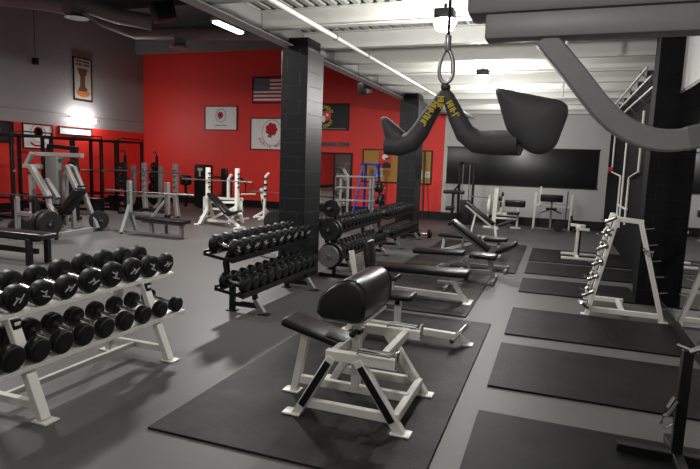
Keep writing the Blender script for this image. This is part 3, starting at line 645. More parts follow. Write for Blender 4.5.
# ------------------------------------------------------------------ A-frame tree with chrome bars
def aframe(label):
    t = thing('bar_rack', label, 'bar rack', (.87, 7.6, 0))
    for yy, dx in ((7.27, 0), (7.95, .0)):
        MB().beam((.46, yy, .01), (.72-.02, yy-.0, 1.2), .05, .07, up=(0, 1, 0)).done('leg', 'white', t)
        if yy < 7.5:
            MB().beam((1.27, yy, .01), (.95, yy, 1.17), .05, .06, up=(0, 1, 0)).done('leg', 'white', t)
            MB().beam((.66, yy, 1.19), (.98, yy, 1.165), .055, .055).done('top_beam', 'white', t)
        MB().beam((.47, yy, .075), (1.25 if yy < 7.5 else .92, yy, .07), .045, .06).done('lower_bar', 'white', t)
        for xx in (.44, 1.285) if yy < 7.5 else (.44,): MB().box((xx, yy, .007), (.1, .09, .012), bev=.002).done('foot', 'white', t)
    MB().beam((.70, 7.27, 1.19), (.70, 7.95, 1.19), .05, .05).done('top_link', 'white', t)
    MB().beam((.85, 7.27, .075), (.85, 7.95, .075), .05, .05).done('base_link', 'white', t)
    for k in range(6):
        z = .16+k*.185; f = z/1.19; xl = .46+.24*f; xr = 1.27-.32*f
        for yy in (7.27, 7.95):
            if yy < 7.5: MB().cyl((xr+.03, yy, z), (xr+.12, yy, z+.015), .007, seg=8).done('peg', 'steel', t)
            MB().cyl((xl-.03, yy, z), (xl-.11, yy, z+.03), .010, seg=8).done('peg', 'chrome', t)
    return t
aframe('white A-frame attachment rack with pegs standing before the mirror')
bars = [(.30, .10), (.50, .14), (.68, .12), (.87, .2), (1.06, .16), (1.2, .12)]
kinds = ['straight', 'rope clip', 'angled', 'triangle', 'wide', 'short']
where = ['lowest', 'second lowest', 'third from below', 'third from above', 'second highest', 'topmost']
for k, (z, w_) in enumerate(bars):
    f = min(1, z/1.19); xl = .46+.24*f-.08
    t = thing('cable_attachment', 'chrome handle hanging on the left side of the white A-frame, %s' % where[k], 'handle', (xl, 7.25, z), 0, 'chrome handles on the A-frame')
    m = MB(); m.tube([(xl, 7.16, z-.02), (xl-.02, 7.16-.02, z-.07), (xl+.01, 7.12, z-.13-w_*.2)], .011, 10); m.cyl((xl-.05, 7.16, z-.05), (xl+.06, 7.14, z+.02), .024, seg=14, bev=.004); m.done('bar', 'chrome', t)
    m = MB(); m.cyl((xl-.06, 7.13, z-.10-w_*.3), (xl+.02, 7.18, z-.17-w_*.3), .02, seg=12); m.done('grip', 'steel', t)
t = thing('cable_attachment', 'chrome clip on the right leg of the white A-frame', 'handle', (1.05, 7.2, .8))
m = MB(); m.cyl((1.04, 7.25, .84), (1.04, 7.18, .84), .008, seg=8); m.cyl((.99, 7.2, .85), (1.10, 7.18, .83), .016, seg=10); m.tube([(1.0, 7.19, .88), (1.03, 7.18, .80), (1.09, 7.18, .78), (1.1, 7.18, .86)], .009, 8); m.done('bar', 'chrome', t)

# black post stand bottom right
t = thing('hook_stand', 'black post stand with chrome hooks in the bottom right corner', 'stand', (.79, 3.7, 0))
MB().beam((.795, 3.7, .03), (.80, 3.7, .70), .06, .06).done('post', 'blk', t)
m = MB(); m.beam((.47, 3.7, .04), (1.15, 3.68, .04), .06, .05); m.beam((.8, 3.45, .04), (.8, 3.95, .04), .06, .05); m.done('base', 'blk', t)
m = MB(); m.cyl((.73, 3.66, .735), (.84, 3.66, .70), .011, seg=8); m.cyl((.80, 3.66, .70), (.865, 3.66, .735), .018, seg=10); m.done('hook', 'chrome', t)
m = MB(); m.cyl((.765, 3.65, .40), (.72, 3.64, .30), .012, seg=8); m.cyl((.75, 3.65, .42), (.72, 3.65, .35), .014, seg=8); m.tube([(.74, 3.65, .32), (.70, 3.64, .30), (.69, 3.64, .25), (.72, 3.64, .23), (.75, 3.64, .26)], .009, 8); m.done('hook', 'chrome', t)

# ------------------------------------------------------------------ foreground lat machine frame + grip
FY = 1.9
t = thing('pulldown_machine', 'grey steel pulldown frame with curved arm crossing the top right', 'gym machine', (1.2, FY+.2, 0))
m = MB(); m.ab((-.255, FY, 2.135), (1.33, FY+.085, 2.212), bev=.006); m.done('top_beam', 'frameg', t)
m = MB(); m.ab((-.32, FY+.012, 2.216), (1.33, FY+.16, 2.44), bev=.02); m.done('pulley_housing', 'frameg', t)
def arc(p0, p1, p2, n=10):
    p0, p1, p2 = V(p0), V(p1), V(p2); return [p0*(1-s)**2+p1*2*s*(1-s)+p2*s*s for s in [i/n for i in range(n+1)]]
path = [V((-.07, FY+.045, 2.137)), V((.03, FY+.045, 2.02))] + arc((.09, FY+.045, 1.945), (.21, FY+.045, 1.795), (.36, FY+.045, 1.830), 12) + [V((.5, FY+.045, 1.868)), V((.8, FY+.045, 1.93)), V((1.1, FY+.05, 1.95))]
MB().tube(path, 0, rect=(.033, .03), up=(0, 1, 0)).done('curved_arm', 'frameg', t)
MB().tube([V((.355, FY+.045, 1.830)), V((.5, FY+.045, 1.868)), V((.64, FY+.045, 1.897))], 0, rect=(.0355, .0325), up=(0, 1, 0)).done('arm_sleeve', 'steelp', t, label='paler collar sleeve')
MB().ab((1.1, FY-.02, .03), (1.2, FY+.12, 2.4), bev=.006).done('post', 'frameg', t)
m = MB(); m.ab((.8, FY-.0, .0), (1.33, FY+.1, .06), bev=.005); m.done('base', 'frameg', t)
m = MB(); m.cyl((-.362, FY-.09, 2.40), (-.362, FY-.03, 2.40), .05, seg=20); m.done('pulley', 'blk', t)
m = MB(); m.beam((-.362, FY-.06, 2.40), (-.25, FY+.05, 2.40), .04, .04); m.done('pulley_arm', 'frameg', t)

HY = 1.85
ax, az = -.362, 1.965
t = thing('cable', 'steel cable with snap hook hanging down to the rubber grip', 'cable', (ax, HY, 2.2))
MB().cyl((ax, HY, 2.105), (ax, HY, 2.36), .005, seg=8).done('wire', 'blk', t)
m = MB(); m.cyl((ax, HY, 2.09), (ax, HY, 2.14), .011, seg=12, bev=.003); m.done('swivel', 'steel', t)
t = thing('carabiner', 'steel snap hook joining the cable to the rubber grip', 'carabiner', (ax, HY, 2.0))
m = MB(); pts = []
for k in range(24):
    a = 2*math.pi*k/24; zz = math.cos(a); w_ = .017+(.011*(1-zz)/2)
    pts.append((ax+w_*math.sin(a)-.001, HY, 2.043+.052*zz))
m.tube(pts, .0062, 10, closed=True, up=(0, 1, 0)); m.cyl((ax+.020, HY, 2.02), (ax+.018, HY, 2.065), .0065, seg=10); m.done('ring', 'steel', t)
t = thing('pulldown_grip', 'grey rubber V-shaped pulldown grip with two wedge paddles, hanging in the foreground', 'grip', (ax, HY, 1.9))
L_ = [V((ax, HY, az)), V((ax-.012, HY, az-.02)), V((ax-.05, HY-.01, az-.085)), V((ax-.075, HY-.01, az-.13)), V((ax-.1, HY-.01, az-.163)), V((ax-.14, HY-.01, az-.178)), V((ax-.19, HY-.01, az-.176))]
MB().tube(L_, .02, 14, rads=[.014, .019, .027, .031, .034, .035, .033], up=(0, 1, 0)).done('arm', 'grip', t)
R_ = [V((ax, HY, az)), V((ax+.012, HY, az-.02)), V((ax+.045, HY-.02, az-.085)), V((ax+.075, HY-.03, az-.135)), V((ax+.115, HY-.05, az-.162)), V((ax+.17, HY-.07, az-.165)), V((ax+.25, HY-.09, az-.165))]
MB().tube(R_, .02, 14, rads=[.014, .019, .027, .032, .036, .038, .038], up=(0, 1, 0)).done('arm', 'grip', t)
MB().cyl((ax, HY-.014, az+.012), (ax, HY+.014, az+.012), .014, seg=16, bev=.003).done('eyelet', 'blk', t)
def paddle(outline, y, th, bulge):
    bm = bmesh.new(); c = sum((V((a, 0, b)) for a, b in outline), V())/len(outline)
    n_ = len(outline); rings = []
    for (yy, sc) in [(y+th*k/5, (1-.996*abs(k/5)**3)**.5) for k in (-5, -4.6, -4, -3, -2, 0, 2, 3, 4, 4.6, 5)]:
        rings.append([bm.verts.new((c.x+(a-c.x)*sc, yy, c.z+(b-c.z)*sc)) for a, b in outline])
    for A, B in zip(rings, rings[1:]):
        for i in range(n_): bm.faces.new((A[i], A[(i+1) % n_], B[(i+1) % n_], B[i]))
    bm.faces.new(rings[0]); bm.faces.new(rings[-1][::-1]); bmesh.ops.recalc_face_normals(bm, faces=bm.faces[:]); return bm
def rounded(poly, r=.012, k=4):
    out = []; n_ = len(poly)
    for i in range(n_):
        p = V(poly[i]+(0,)); a = V(poly[i-1]+(0,)); b = V(poly[(i+1) % n_]+(0,))
        u = (a-p).normalized()*r; w = (b-p).normalized()*r
        for s in range(k+1):
            f = s/k; q = (p+u)*(1-f)**2+p*2*f*(1-f)+(p+w)*f*f; out.append((q.x, q.y))
    return out
m = MB(); m.add(paddle(rounded([(-.578, 1.882), (-.560, 1.885), (-.472, 1.818), (-.475, 1.765), (-.512, 1.757), (-.545, 1.768)], .01), HY-.0, .035, 0)); m.done('paddle', 'grip', t)
m = MB(); m.add(paddle(rounded([(-.198, 1.963), (-.12, 1.946), (.005, 1.920), (.018, 1.892), (-.010, 1.79), (-.043, 1.765), (-.085, 1.77), (-.153, 1.835)], .02), HY-.10, .045, 0)); m.done('paddle', 'grip', t)
def strokes(m, o, u, v, n_, h, w_, nrm):
    o, u, v, nrm = V(o), V(u).normalized(), V(v).normalized(), V(nrm)
    for k in range(n_):
        c = o+u*(k*w_)
        m.beam(c, c+v*h, w_*.28, .002, up=nrm, bev=0)
        if k % 3 != 1: m.beam(c+v*h*(.95 if k % 2 else .5), c+u*w_*.62+v*h*(.95 if k % 2 else .5), w_*.28, .002, up=nrm, bev=0)
        if k % 3 != 2: m.beam(c+u*w_*.6+v*h*.05, c+u*w_*.6+v*h*.95, w_*.25, .002, up=nrm, bev=0)
for d, off, n_, yy in ((V((-.5, 0, -.86)), V((-.022, 0, -.040)), 6, HY-.042), (V((.5, 0, -.86)), V((.022, 0, -.040)), 4, HY-.046), (V((0, 0, -1)), V((-.006, 0, -.022)), 3, HY-.036)):
    m = MB(); v_ = V((-d.z, 0, d.x)); v_ = v_ if d.x else V((1, 0, 0)); h_ = .021
    strokes(m, V((ax, yy, az))+off-v_*h_/2, d, v_, n_, h_, .0145, (0, -1, 0)); m.done('lettering', 'yellow', t)

# ------------------------------------------------------------------ wall art on red wall
def framed(name, label, x0, z0, x1, z1, fill, fw=.035, y=WY, cat='framed banner'):
    t = thing(name, label, cat, ((x0+x1)/2, y, z0))
    m = MB(); m.ab((x0, y-.04, z0), (x1, y-.001, z0+fw)); m.ab((x0, y-.04, z1-fw), (x1, y-.001, z1)); m.ab((x0, y-.04, z0+fw), (x0+fw, y-.001, z1-fw)); m.ab((x1-fw, y-.04, z0+fw), (x1, y-.001, z1-fw)); m.done('frame', 'blk', t)
    if fill: MB().ab((x0+fw, y-.02, z0+fw), (x1-fw, y-.004, z1-fw)).done('banner', fill, t)
    return t
def disc(mb, x, z, y, r, rz_=None, mi=0, seg=24): mb.prism([(x+r*math.cos(2*math.pi*k/seg), z+(rz_ or r)*math.sin(2*math.pi*k/seg)) for k in range(seg)], y-.003, y, 'xz', mi=mi, smooth=False)
def rose(t, x, z, r, y=WY-.021):
    m = MB(); disc(m, x, z, y, r, r*1.0)
    for k in range(7): disc(m, x+r*.75*math.cos(k*.9), z+r*.75*math.sin(k*.9), y-.001-k*.0008, r*.42)
    m.done('rose', 'rose', t)
    m = MB(); disc(m, x-r*.35, z-r*1.15, y, r*.4, r*.22); disc(m, x-r*.1, z-r*1.1, y-.001, r*.16, r*.4); m.done('leaf', 'leaf', t)
def ring(t, x, z, rx, rz_, y=WY-.021, w=.012, m='green'):
    b = MB(); b.tube([(x+rx*math.cos(k*math.pi/20), y, z+rz_*math.sin(k*math.pi/20)) for k in range(40)], w, 6, closed=True, up=(0, 1, 0)); b.done('ring', m, t)
TX = lambda x, z, y=WY-.03, rot=0: Matrix.Translation((x, y, z)) @ Matrix.Rotation(-rot, 4, 'Y') @ Matrix.Rotation(math.pi/2, 4, 'X')
def loc_text(t, body, size, m, x, z, y=WY-.024, rot=0, name='lettering'):
    L = t.location; mtx = Matrix.Translation((-L.x, -L.y, -L.z)) @ TX(x, z, y, rot); return textmesh(body, size, m, t, mtx, name=name, ext=.001, bold=size*.02)
def arc_text(t, body, size, m, x, z, R, a0, a1, y=WY-.024, inside=False):
    """letters on an arc: a0..a1 degrees; one mesh"""
    L = t.location; parts = []
    n_ = len(body)
    mbs = MB()
    for i, ch in enumerate(body):
        if ch == ' ': continue
        a = math.radians(a0+(a1-a0)*i/(n_-1)); rot = (a-math.pi/2) if not inside else (a+math.pi/2)
        o = textmesh(ch, size, m, t, TX(x+R*math.cos(a), z+R*math.sin(a), y, rot), ext=.001, bold=size*.02)
        me = o.data; off = len(mbs.v); mbs.v += [tuple(v.co) for v in me.vertices]
        for p in me.polygons: mbs.f.append([off+v for v in p.vertices]); mbs.m.append(0); mbs.sm.append(False)
        bpy.data.objects.remove(o); bpy.data.meshes.remove(me)
    return mbs.done('lettering', m, t)
t = framed('framed_banner', 'framed white rose banner, the smaller left one on the red wall', -12.66, 2.80, -11.24, 3.70, 'cloth')
rose(t, -11.97, 3.36, .11); ring(t, -11.95, 3.34, .22, .24); loc_text(t, 'PUBLIC WORKS', .07, 'dark', -11.95, 2.98)
t = framed('framed_banner', 'larger framed white rose banner, partly hidden by the near pillar', -10.68, 2.12, -8.9, 3.27, 'cloth')
rose(t, -9.82, 2.86, .21); ring(t, -9.8, 2.74, .40, .46); arc_text(t, 'PUBLIC WORKS', .14, 'rose', -9.8, 2.86, .62, 215, 325, inside=True)
# US flag
x0, z0, x1, z1 = -10.62, 3.78, -8.85, 4.72
t = framed('framed_flag', 'framed american flag high on the red wall beside the pillar', x0, z0, x1, z1, None, cat='flag')
m = MB(); h_ = (z1-z0-.07)/13
for k in range(13): m.ab((x0+.035, WY-.02, z0+.035+k*h_), (x1-.035, WY-.004, z0+.035+(k+1)*h_), mi=k % 2)
m.done('stripes', ['flagr', 'flagw'], t)
MB().ab((x0+.035, WY-.024, z0+.035+6*h_), (x0+.035+.66, WY-.018, z1-.035)).done('canton', 'flagb', t)
m = MB()
for r_ in range(9):
    for c_ in range(6 if r_ % 2 == 0 else 5):
        cx_ = x0+.035+.06+c_*.11+(0 if r_ % 2 == 0 else .055); cz_ = z1-.035-.05-r_*.049*1.0
        pts = [(cx_+(.026 if k % 2 == 0 else .011)*math.sin(k*math.pi/5), cz_+(.026 if k % 2 == 0 else .011)*math.cos(k*math.pi/5)) for k in range(10)]
        m.prism(pts, WY-.027, WY-.024, 'xz', smooth=False)
m.done('stars', 'flagw', t)
# black round-logo banner
t = framed('framed_banner', 'framed black banner with yellow round lettering above the doorway mirror', -8.35, 2.86, -6.84, 3.77, 'bflag')
ca, cb = -7.78, 3.34
arc_text(t, 'BASEMENT', .17, 'yellow', ca, cb, .30, 155, 25); arc_text(t, 'FIRE CREST', .15, 'yellow', ca, cb-.02, .33, 205, 335, inside=True)
m = MB(); disc(m, ca+.10, cb+.02, WY-.022, .17); m.done('emblem', 'pink', t, label='round pink emblem')
m = MB(); disc(m, ca-.13, cb, WY-.026, .10, .12); m.done('emblem', 'orange', t, label='yellow orange figure')
m = MB(); disc(m, ca, cb-.1, WY-.028, .06, .12); disc(m, ca+.13, cb+.04, WY-.029, .05, .05); m.done('emblem', 'cloth', t, label='pale central shape')
MB().ab((-8.3, WY-.03, 2.86), (-6.95, WY-.022, 2.93)).done('valance', 'steelp', t)
t = thing('wall_sign', 'thin dark lettering strip above the doorway mirror', 'sign', (-7.4, WY, 2.3))
MB().ab((-8.2, WY-.015, 2.27), (-6.78, WY-.001, 2.47)).done('strip', 'signg', t); loc_text(t, 'TRAINING ZONE', .16, 'dark', -7.42, 2.37, WY-.018)
# doorway mirror
t = framed('door_mirror', 'black framed full height mirror on the red wall below the sign', -8.35, .2, -6.66, 2.10, None, fw=.07, cat='mirror')
MB().ab((-8.28, WY-.02, .27), (-6.73, WY-.004, 2.03)).done('glass', 'mirror', t)
MB().ab((-7.36, WY-.035, .27), (-7.30, WY-.003, 2.03)).done('mullion', 'blk', t)
# cork board
t = framed('cork_board', 'black framed corkboard on the red wall behind the farther pillar', -6.3, 1.13, -3.88, 2.25, 'cork', fw=.04, cat='notice board')
def sheet(x0, z0, x1, z1, m, label, cat='poster', ink=None):
    t = thing('poster' if cat == 'poster' else 'notice', label, cat, ((x0+x1)/2, WY, z0)); MB().ab((x0, WY-.026, z0), (x1, WY-.0205, z1)).done('sheet', m, t)
    b = MB()
    for (a, c, d, e) in (ink or []): b.ab((x0+a*(x1-x0), WY-.029, z0+c*(z1-z0)), (x0+d*(x1-x0), WY-.026, z0+e*(z1-z0)))
    if ink: b.done('print', 'dark', t)
    return t
t = sheet(-5.72, 1.62, -5.28, 2.17, 'postr', 'red poster with black and white figures on the corkboard', ink=[(.3, .02, .98, .3), (.45, .3, .75, .38)])
m = MB(); disc(m, -5.5, 1.99, WY-.03, .1, .09); m.done('picture', 'cloth', t); m = MB(); disc(m, -5.44, 1.94, WY-.034, .07, .03); m.done('picture', 'dark', t)
sheet(-5.8, 1.33, -5.56, 1.6, 'paper', 'small white notice below the red poster', 'notice', ink=[(.35, .4, .65, .65), (.2, .2, .8, .25)])
t = sheet(-4.52, 1.62, -4.22, 2.15, 'dark', 'dark poster with photos right of the pillar', ink=None)
m = MB(); disc(m, -4.37, 1.98, WY-.03, .08, .07); disc(m, -4.36, 1.78, WY-.03, .09, .09); m.done('picture', 'brown', t)
sheet(-4.52, 1.30, -4.37, 1.6, 'paper', 'narrow white notice below the dark poster, left one', 'notice', ink=[(.2, .6, .8, .66), (.2, .4, .7, .46)])
sheet(-4.33, 1.30, -4.2, 1.6, 'paper', 'narrow white notice below the dark poster, next to the pole', 'notice', ink=[(.2, .5, .8, .55)])
sheet(-4.1, 1.36, -3.94, 1.56, 'paper', 'small white notice at the right edge of the corkboard', 'notice', ink=[(.2, .5, .8, .55)])
# pole
tag(MB().cyl((-4.02, 17.9, 0.005), (-4.14, WY-.06, 2.2), .03, seg=12).done('pole', 'blk'), 'black pole leaning on the red wall before the corkboard', 'pole')
# blue ladder
t = thing('step_ladder', 'blue step ladder standing before the corkboard', 'ladder', (-5.9, 17.6, 0))
for yy, xx, d in ((17.35, -6.22, .16), (17.35, -5.62, .03)):
    pass
for a, b in (((-6.25, 17.3, .01), (-6.02, 17.55, 1.72)), ((-6.1, 18.0, .01), (-5.95, 17.65, 1.72)), ((-5.62, 17.3, .01), (-5.58, 17.55, 1.72)), ((-5.5, 18.0, .01), (-5.52, 17.65, 1.72))): MB().beam(a, b, .07, .05, up=(0, 1, 0)).done('rail', 'blue', t)
for k in range(4):
    f = (k+1)/5; MB().beam((-6.25+.23*f, 17.3+.25*f, 1.72*f), (-5.62+.04*f, 17.3+.25*f, 1.72*f), .08, .025).done('step', 'blue', t)
MB().ab((-6.08, 17.5, 1.70), (-5.45, 17.72, 1.78), bev=.01).done('top_cap', 'blue', t)

# plate rack (silver) behind the dumbbell racks
t = thing('storage_rack', 'silver storage rack with horizontal bars behind the black dumbbell racks', 'rack', (-4.6, 12.9, 0))
for xx, yy in ((-4.98, 12.9), (-4.22, 12.9), (-4.98, 13.4), (-4.3, 13.4)): MB().beam((xx, yy, .01), (xx, yy, 1.44 if yy < 13 else 1.38), .055, .055).done('upright', 'silver', t)
for z in (1.41, 1.14, .83, .25): MB().beam((-5.1, 12.87, z), (-4.12, 12.87, z+.02), .04, .04).done('shelf_bar', 'silver', t)
for xx in (-4.98, -4.24): MB().beam((xx, 12.9, .12), (xx, 13.4, .12), .04, .04).done('side_bar', 'silver', t)
for z in (1.15, .85, .5): 
    MB().cyl((-4.2, 12.95, z), (-3.85, 12.95, z+.02), .018, seg=10).done('peg', 'steel', t)
for k, (x, z, r) in enumerate([(-4.07, 1.17, .1), (-3.97, 1.17, .12), (-4.05, .87, .09), (-3.93, .95-.08, .16), (-4.02, .52, .12)]):
    plate((x, 12.95, z), 'x', r, .05, ['small black plate, inner one on the top peg of the silver rack', 'black plate, outer one on the top peg of the silver rack', 'small black plate, inner one on the middle peg of the silver rack', 'big black plate, outer one on the middle peg of the silver rack', 'black plate on the lowest peg of the silver rack'][k], 'plates on the silver storage rack')

# ------------------------------------------------------------------ left wall art
def lframed(name, label, y0, z0, y1, z1, fill, cat):
    t = thing(name, label, cat, (LX, (y0+y1)/2, z0)); fw = .035
    m = MB(); m.ab((LX+.001, y0, z0), (LX+.04, y1, z0+fw)); m.ab((LX+.001, y0, z1-fw), (LX+.04, y1, z1)); m.ab((LX+.001, y0, z0+fw), (LX+.04, y0+fw, z1-fw)); m.ab((LX+.001, y1-fw, z0+fw), (LX+.04, y1, z1-fw)); m.done('frame', 'blk', t)
    MB().ab((LX+.004, y0+fw, z0+fw), (LX+.02, y1-fw, z1-fw)).done('banner', fill, t); return t
t = lframed('framed_print', 'tall black framed print high on the grey left wall', 14.85, 3.54, 15.65, 4.98, 'gold', 'framed print')
m = MB(); X = LX+.022
def yz(mb, pts, mi=0): mb.prism(pts, X-.002, X+.002, 'yz', mi=mi, smooth=False)
yz(m, [(15.03, 4.62), (15.47, 4.62), (15.40, 4.42), (15.35, 4.38), (15.35, 4.02), (15.46, 3.95), (15.4, 3.88), (15.08, 3.88), (15.06, 3.95), (15.14, 4.02), (15.14, 4.38), (15.1, 4.42)]); m.done('print', 'brown', t, label='dark statue like column figure')
m = MB(); yz(m, [(14.95, 3.84), (15.1, 3.9), (15.4, 3.9), (15.56, 3.84), (15.5, 3.72), (15.25, 3.66), (15.0, 3.72)]); m.done('print', 'orange', t, label='orange scroll')
m = MB()
for z in (4.86, 4.75):
    for k in range(9):
        if k != 4: yz(m, [(14.97+k*.065, z-.03), (15.015+k*.065, z-.03), (15.015+k*.065, z+.03), (14.97+k*.065, z+.03)])
m.done('lettering', 'dark', t)
t = lframed('framed_banner', 'white rose banner on the left wall above the black rack', 12.85, 1.85, 13.95, 2.63, 'cloth', 'framed banner')
m = MB(); X = LX+.024
for k in range(7): yz(m, [(13.42+.09*math.cos(k*.9)+.09*math.cos(j*.7), 2.38+.09*math.sin(k*.9)+.09*math.sin(j*.7)) for j in range(9)])
m.done('rose', 'rose', t)
m = MB(); m.tube([(X, 13.42+.27*math.cos(k*math.pi/12), 2.34+.27*math.sin(k*math.pi/12)) for k in range(24)], .009, 6, closed=True, up=(1, 0, 0)); m.done('ring', 'green', t)
m = MB(); yz(m, [(13.1, 2.08), (13.3, 1.98), (13.55, 1.98), (13.7, 2.05), (13.55, 1.93), (13.3, 1.92), (13.15, 1.98)]); m.done('lettering', 'rose', t)
t = lframed('framed_banner', 'dark framed banner at the left edge of the left wall', 11.5, 2.0, 12.55, 2.63, 'bflag', 'framed banner')
m = MB(); X = LX+.024; yz(m, [(12.0+.15*math.cos(j*.785), 2.35+.13*math.sin(j*.785)) for j in range(8)]); m.done('emblem', 'brown', t)
t = lframed('framed_print', 'pale framed print below the wall lamp', 14.2, 2.35, 15.6, 2.63, 'cloth', 'framed print')

# ------------------------------------------------------------------ power racks along left wall
def power_rack(y0, y1, x0, x1, label, H=2.2):
    t = thing('power_rack', label, 'power rack', ((x0+x1)/2, (y0+y1)/2, 0), 0, 'black power racks by the left wall')
    for x in (x0, x1):
        for y in (y0, y1): MB().beam((x, y, .01), (x, y, H), .08, .08).done('upright', 'blk', t)
    for y in (y0, y1):
        MB().beam((x0, y, H-.03), (x1, y, H-.03), .06, .06).done('top_bar', 'blk', t); MB().beam((x0, y, .05), (x1, y, .05), .07, .07).done('base_bar', 'blk', t)
    for x in (x0, x1): MB().beam((x, y0, H-.03), (x, y1, H-.03), .06, .06).done('top_bar', 'blk', t)
    MB().beam((x0, y0, .1), (x0, y1, .1), .06, .06).done('base_bar', 'blk', t)
    MB().tube([(x1+.02, y0, H), (x1+.15, y0+.12, H+.06), (x1+.15, y1-.12, H+.06), (x1+.02, y1, H)], .018, 10).done('pull_up_bar', 'blk', t)
    for y in (y0, y1): MB().beam((x0, y, .55), (x1, y, .55), .03, .05).done('safety_bar', 'blk', t)
    for y in (y0, y1):
        m = MB(); m.box((x1+.06, y, 1.25), (.06, .05, .05), bev=.01); m.done('hook', 'steelp', t)
    return t
power_rack(13.95, 15.1, -13.9, -12.9, 'farthest black power rack by the left wall, next to the red wall corner')
power_rack(12.35, 13.45, -14.1, -13.0, 'middle black power rack by the left wall')
power_rack(10.55, 11.75, -14.3, -13.1, 'nearest black power rack, at the left edge behind the grey press machine')
def barbell(y, x0, x1, z, label, group=None, axis='x', r=.013, m='steel'):
    c = ((x0+x1)/2, y, z) if axis == 'x' else (y, (x0+x1)/2, z)
    t = thing('barbell', label, 'barbell', c, 0, group); P = (lambda a: (a, y, z)) if axis == 'x' else (lambda a: (y, a, z))
    MB().cyl(P(x0), P(x1), r, seg=10).done('shaft', m, t)
    for a, b in ((x0, x0+.4), (x1-.4, x1)): MB().cyl(P(a), P(b), .024, seg=12).done('sleeve', m, t)
    return t
barbell(-12.83, 13.4, 15.65, 1.28, 'barbell racked on the farthest power rack', axis='y')
barbell(-12.93, 11.8, 14.0, 1.28, 'barbell racked on the middle power rack', axis='y')
for k, (x, y, r) in enumerate([(-13.4, 13.1, .22), (-13.4, 14.75, .22), (-13.6, 11.4, .22)]):
    t = thing('rack_bench', 'black bench standing inside the %s power rack' % ['middle', 'farthest', 'nearest'][k], 'bench', (x, y, 0))
    m = MB(); pad(m, (x-.35, y-.15, .46), (x+.85, y-.15, .46), .3, .09); m.done('seat', 'vinyl', t)
    for dx in (-.25, .7): MB().beam((x+dx, y-.15, .01), (x+dx, y-.15, .38), .08, .3).done('leg', 'blk', t)
# storage posts with plates
def plate_tree(x, y, label, spec, H=1.55):
    t = thing('plate_tree', label, 'plate tree', (x, y, 0)); MB().beam((x, y, .02), (x, y, H), .07, .07).done('post', 'blk', t)
    m = MB(); m.beam((x-.3, y, .03), (x+.3, y, .03), .07, .06); m.beam((x, y-.3, .03), (x, y+.3, .03), .07, .06); m.done('base', 'blk', t)
    for (z, r, s) in spec: MB().cyl((x, y+s*.03, z), (x, y+s*.24, z+.01), .022, seg=10).done('peg', 'steel', t)
    m = MB(); m.tube([(x-.15, y, H+.12), (x-.05, y, H+.15), (x, y, H)], .02, 8); m.done('hook', 'blk', t)
    for k, (z, r, s) in enumerate(spec): plate((x, y+s*.12, z), 'y', r, .07, 'black plate on the tree %s, %s from the top' % (label[len('black plate tree '):], ORD[k]), 'plates on tree '+label[len('black plate tree '):])
plate_tree(-12.5, 15.35, 'black plate tree right of the farthest power rack', [(1.42, .13, -1), (1.08, .21, -1), (.72, .23, -1), (.36, .22, -1)], 1.75)
plate_tree(-12.25, 13.62, 'black plate tree before the farthest power rack', [(1.37, .17, -1), (.97, .23, -1)], 1.75)
plate_tree(-13.1, 9.9, 'black plate tree at the left edge behind the barbell', [(1.75, .15, -1), (1.5, .2, -1), (1.15, .23, -1), (.75, .23, -1), (.35, .23, -1)], 2.0)
t = thing('dark_machine', 'dark machine standing against the left wall at the picture edge', 'gym machine', (-12.3, 8.9, 0))
MB().ab((-14.2, 10.1, .02), (-13.9, 10.4, 2.2), bev=.01).done('upright', 'blk', t); MB().ab((-14.1, 9.0, 2.0), (-13.9, 10.3, 2.1), bev=.01).done('top_beam', 'blk', t)
MB().ab((-14.2, 9.0, .02), (-13.9, 9.15, 2.2), bev=.01).done('upright', 'blk', t); MB().ab((-14.2, 9.0, .02), (-13.6, 10.4, .1), bev=.01).done('base', 'blk', t)
# pale machine column
t = thing('weight_machine', 'dark cable machine with pale tall shroud behind the grey press', 'gym machine', (-12.4, 11.2, 0))
MB().ab((-12.62, 11.1, .4), (-12.22, 11.3, 1.75), bev=.03).done('shroud', 'steelp', t, label='pale grey tall shroud')
MB().beam((-12.7, 11.3, 1.92), (-11.7, 11.3, 1.86), .1, .1).done('top_beam', 'blk', t)
for xx in (-12.7, -11.75): MB().beam((xx, 11.3, .02), (xx, 11.3, 1.9), .07, .08).done('upright', 'blk', t)
MB().ab((-12.7, 11.0, .02), (-11.7, 11.4, .1), bev=.01).done('base', 'blk', t)
for k, (z, r) in enumerate([(1.35, .2), (1.0, .24), (.62, .2)]): plate((-11.75, 11.18, z), 'y', r, .08, 'dark plate on the cable machine with pale shroud, %s from the top' % ORD[k], 'plates on the shrouded machine')

# ------------------------------------------------------------------ big grey press machine
t = thing('chest_press_machine', 'grey plate-loaded press machine with black reclined seat', 'gym machine', (-9.9, 9.3, 0))
def S(path, name='frame', w=.045, mtl='silver'): return MB().tube([V(p) for p in path], 0, rect=(w, w), up=(0, 1, 0)).done(name, mtl, t)
S([(-10.82, 9.3, 1.70), (-9.5, 9.3, 1.70)], 'top_beam'); S([(-10.95, 9.15, 1.43), (-10.75, 9.15, 1.72)], 'top_end'); S([(-10.35, 9.5, 1.55), (-10.2, 9.5, 1.70)], 'top_end')
S([(-10.85, 9.2, .1), (-10.85, 9.2, 1.2), (-10.75, 9.2, 1.40), (-10.6, 9.2, 1.45)], 'upright', .05)
S([(-10.95, 9.1, 1.43), (-10.45, 9.1, 1.43)], 'cross_arm'); 
S([(-10.62, 9.0, 1.44), (-10.15, 9.0, .80)], 'press_arm', .06); S([(-10.55, 9.3, 1.15), (-10.3, 9.3, .85), (-10.22, 9.3, .75)], 'press_arm', .05)
S([(-10.35, 9.15, .85), (-10.3, 9.15, .6), (-10.05, 9.15, .3)], 'link_arm', .045)
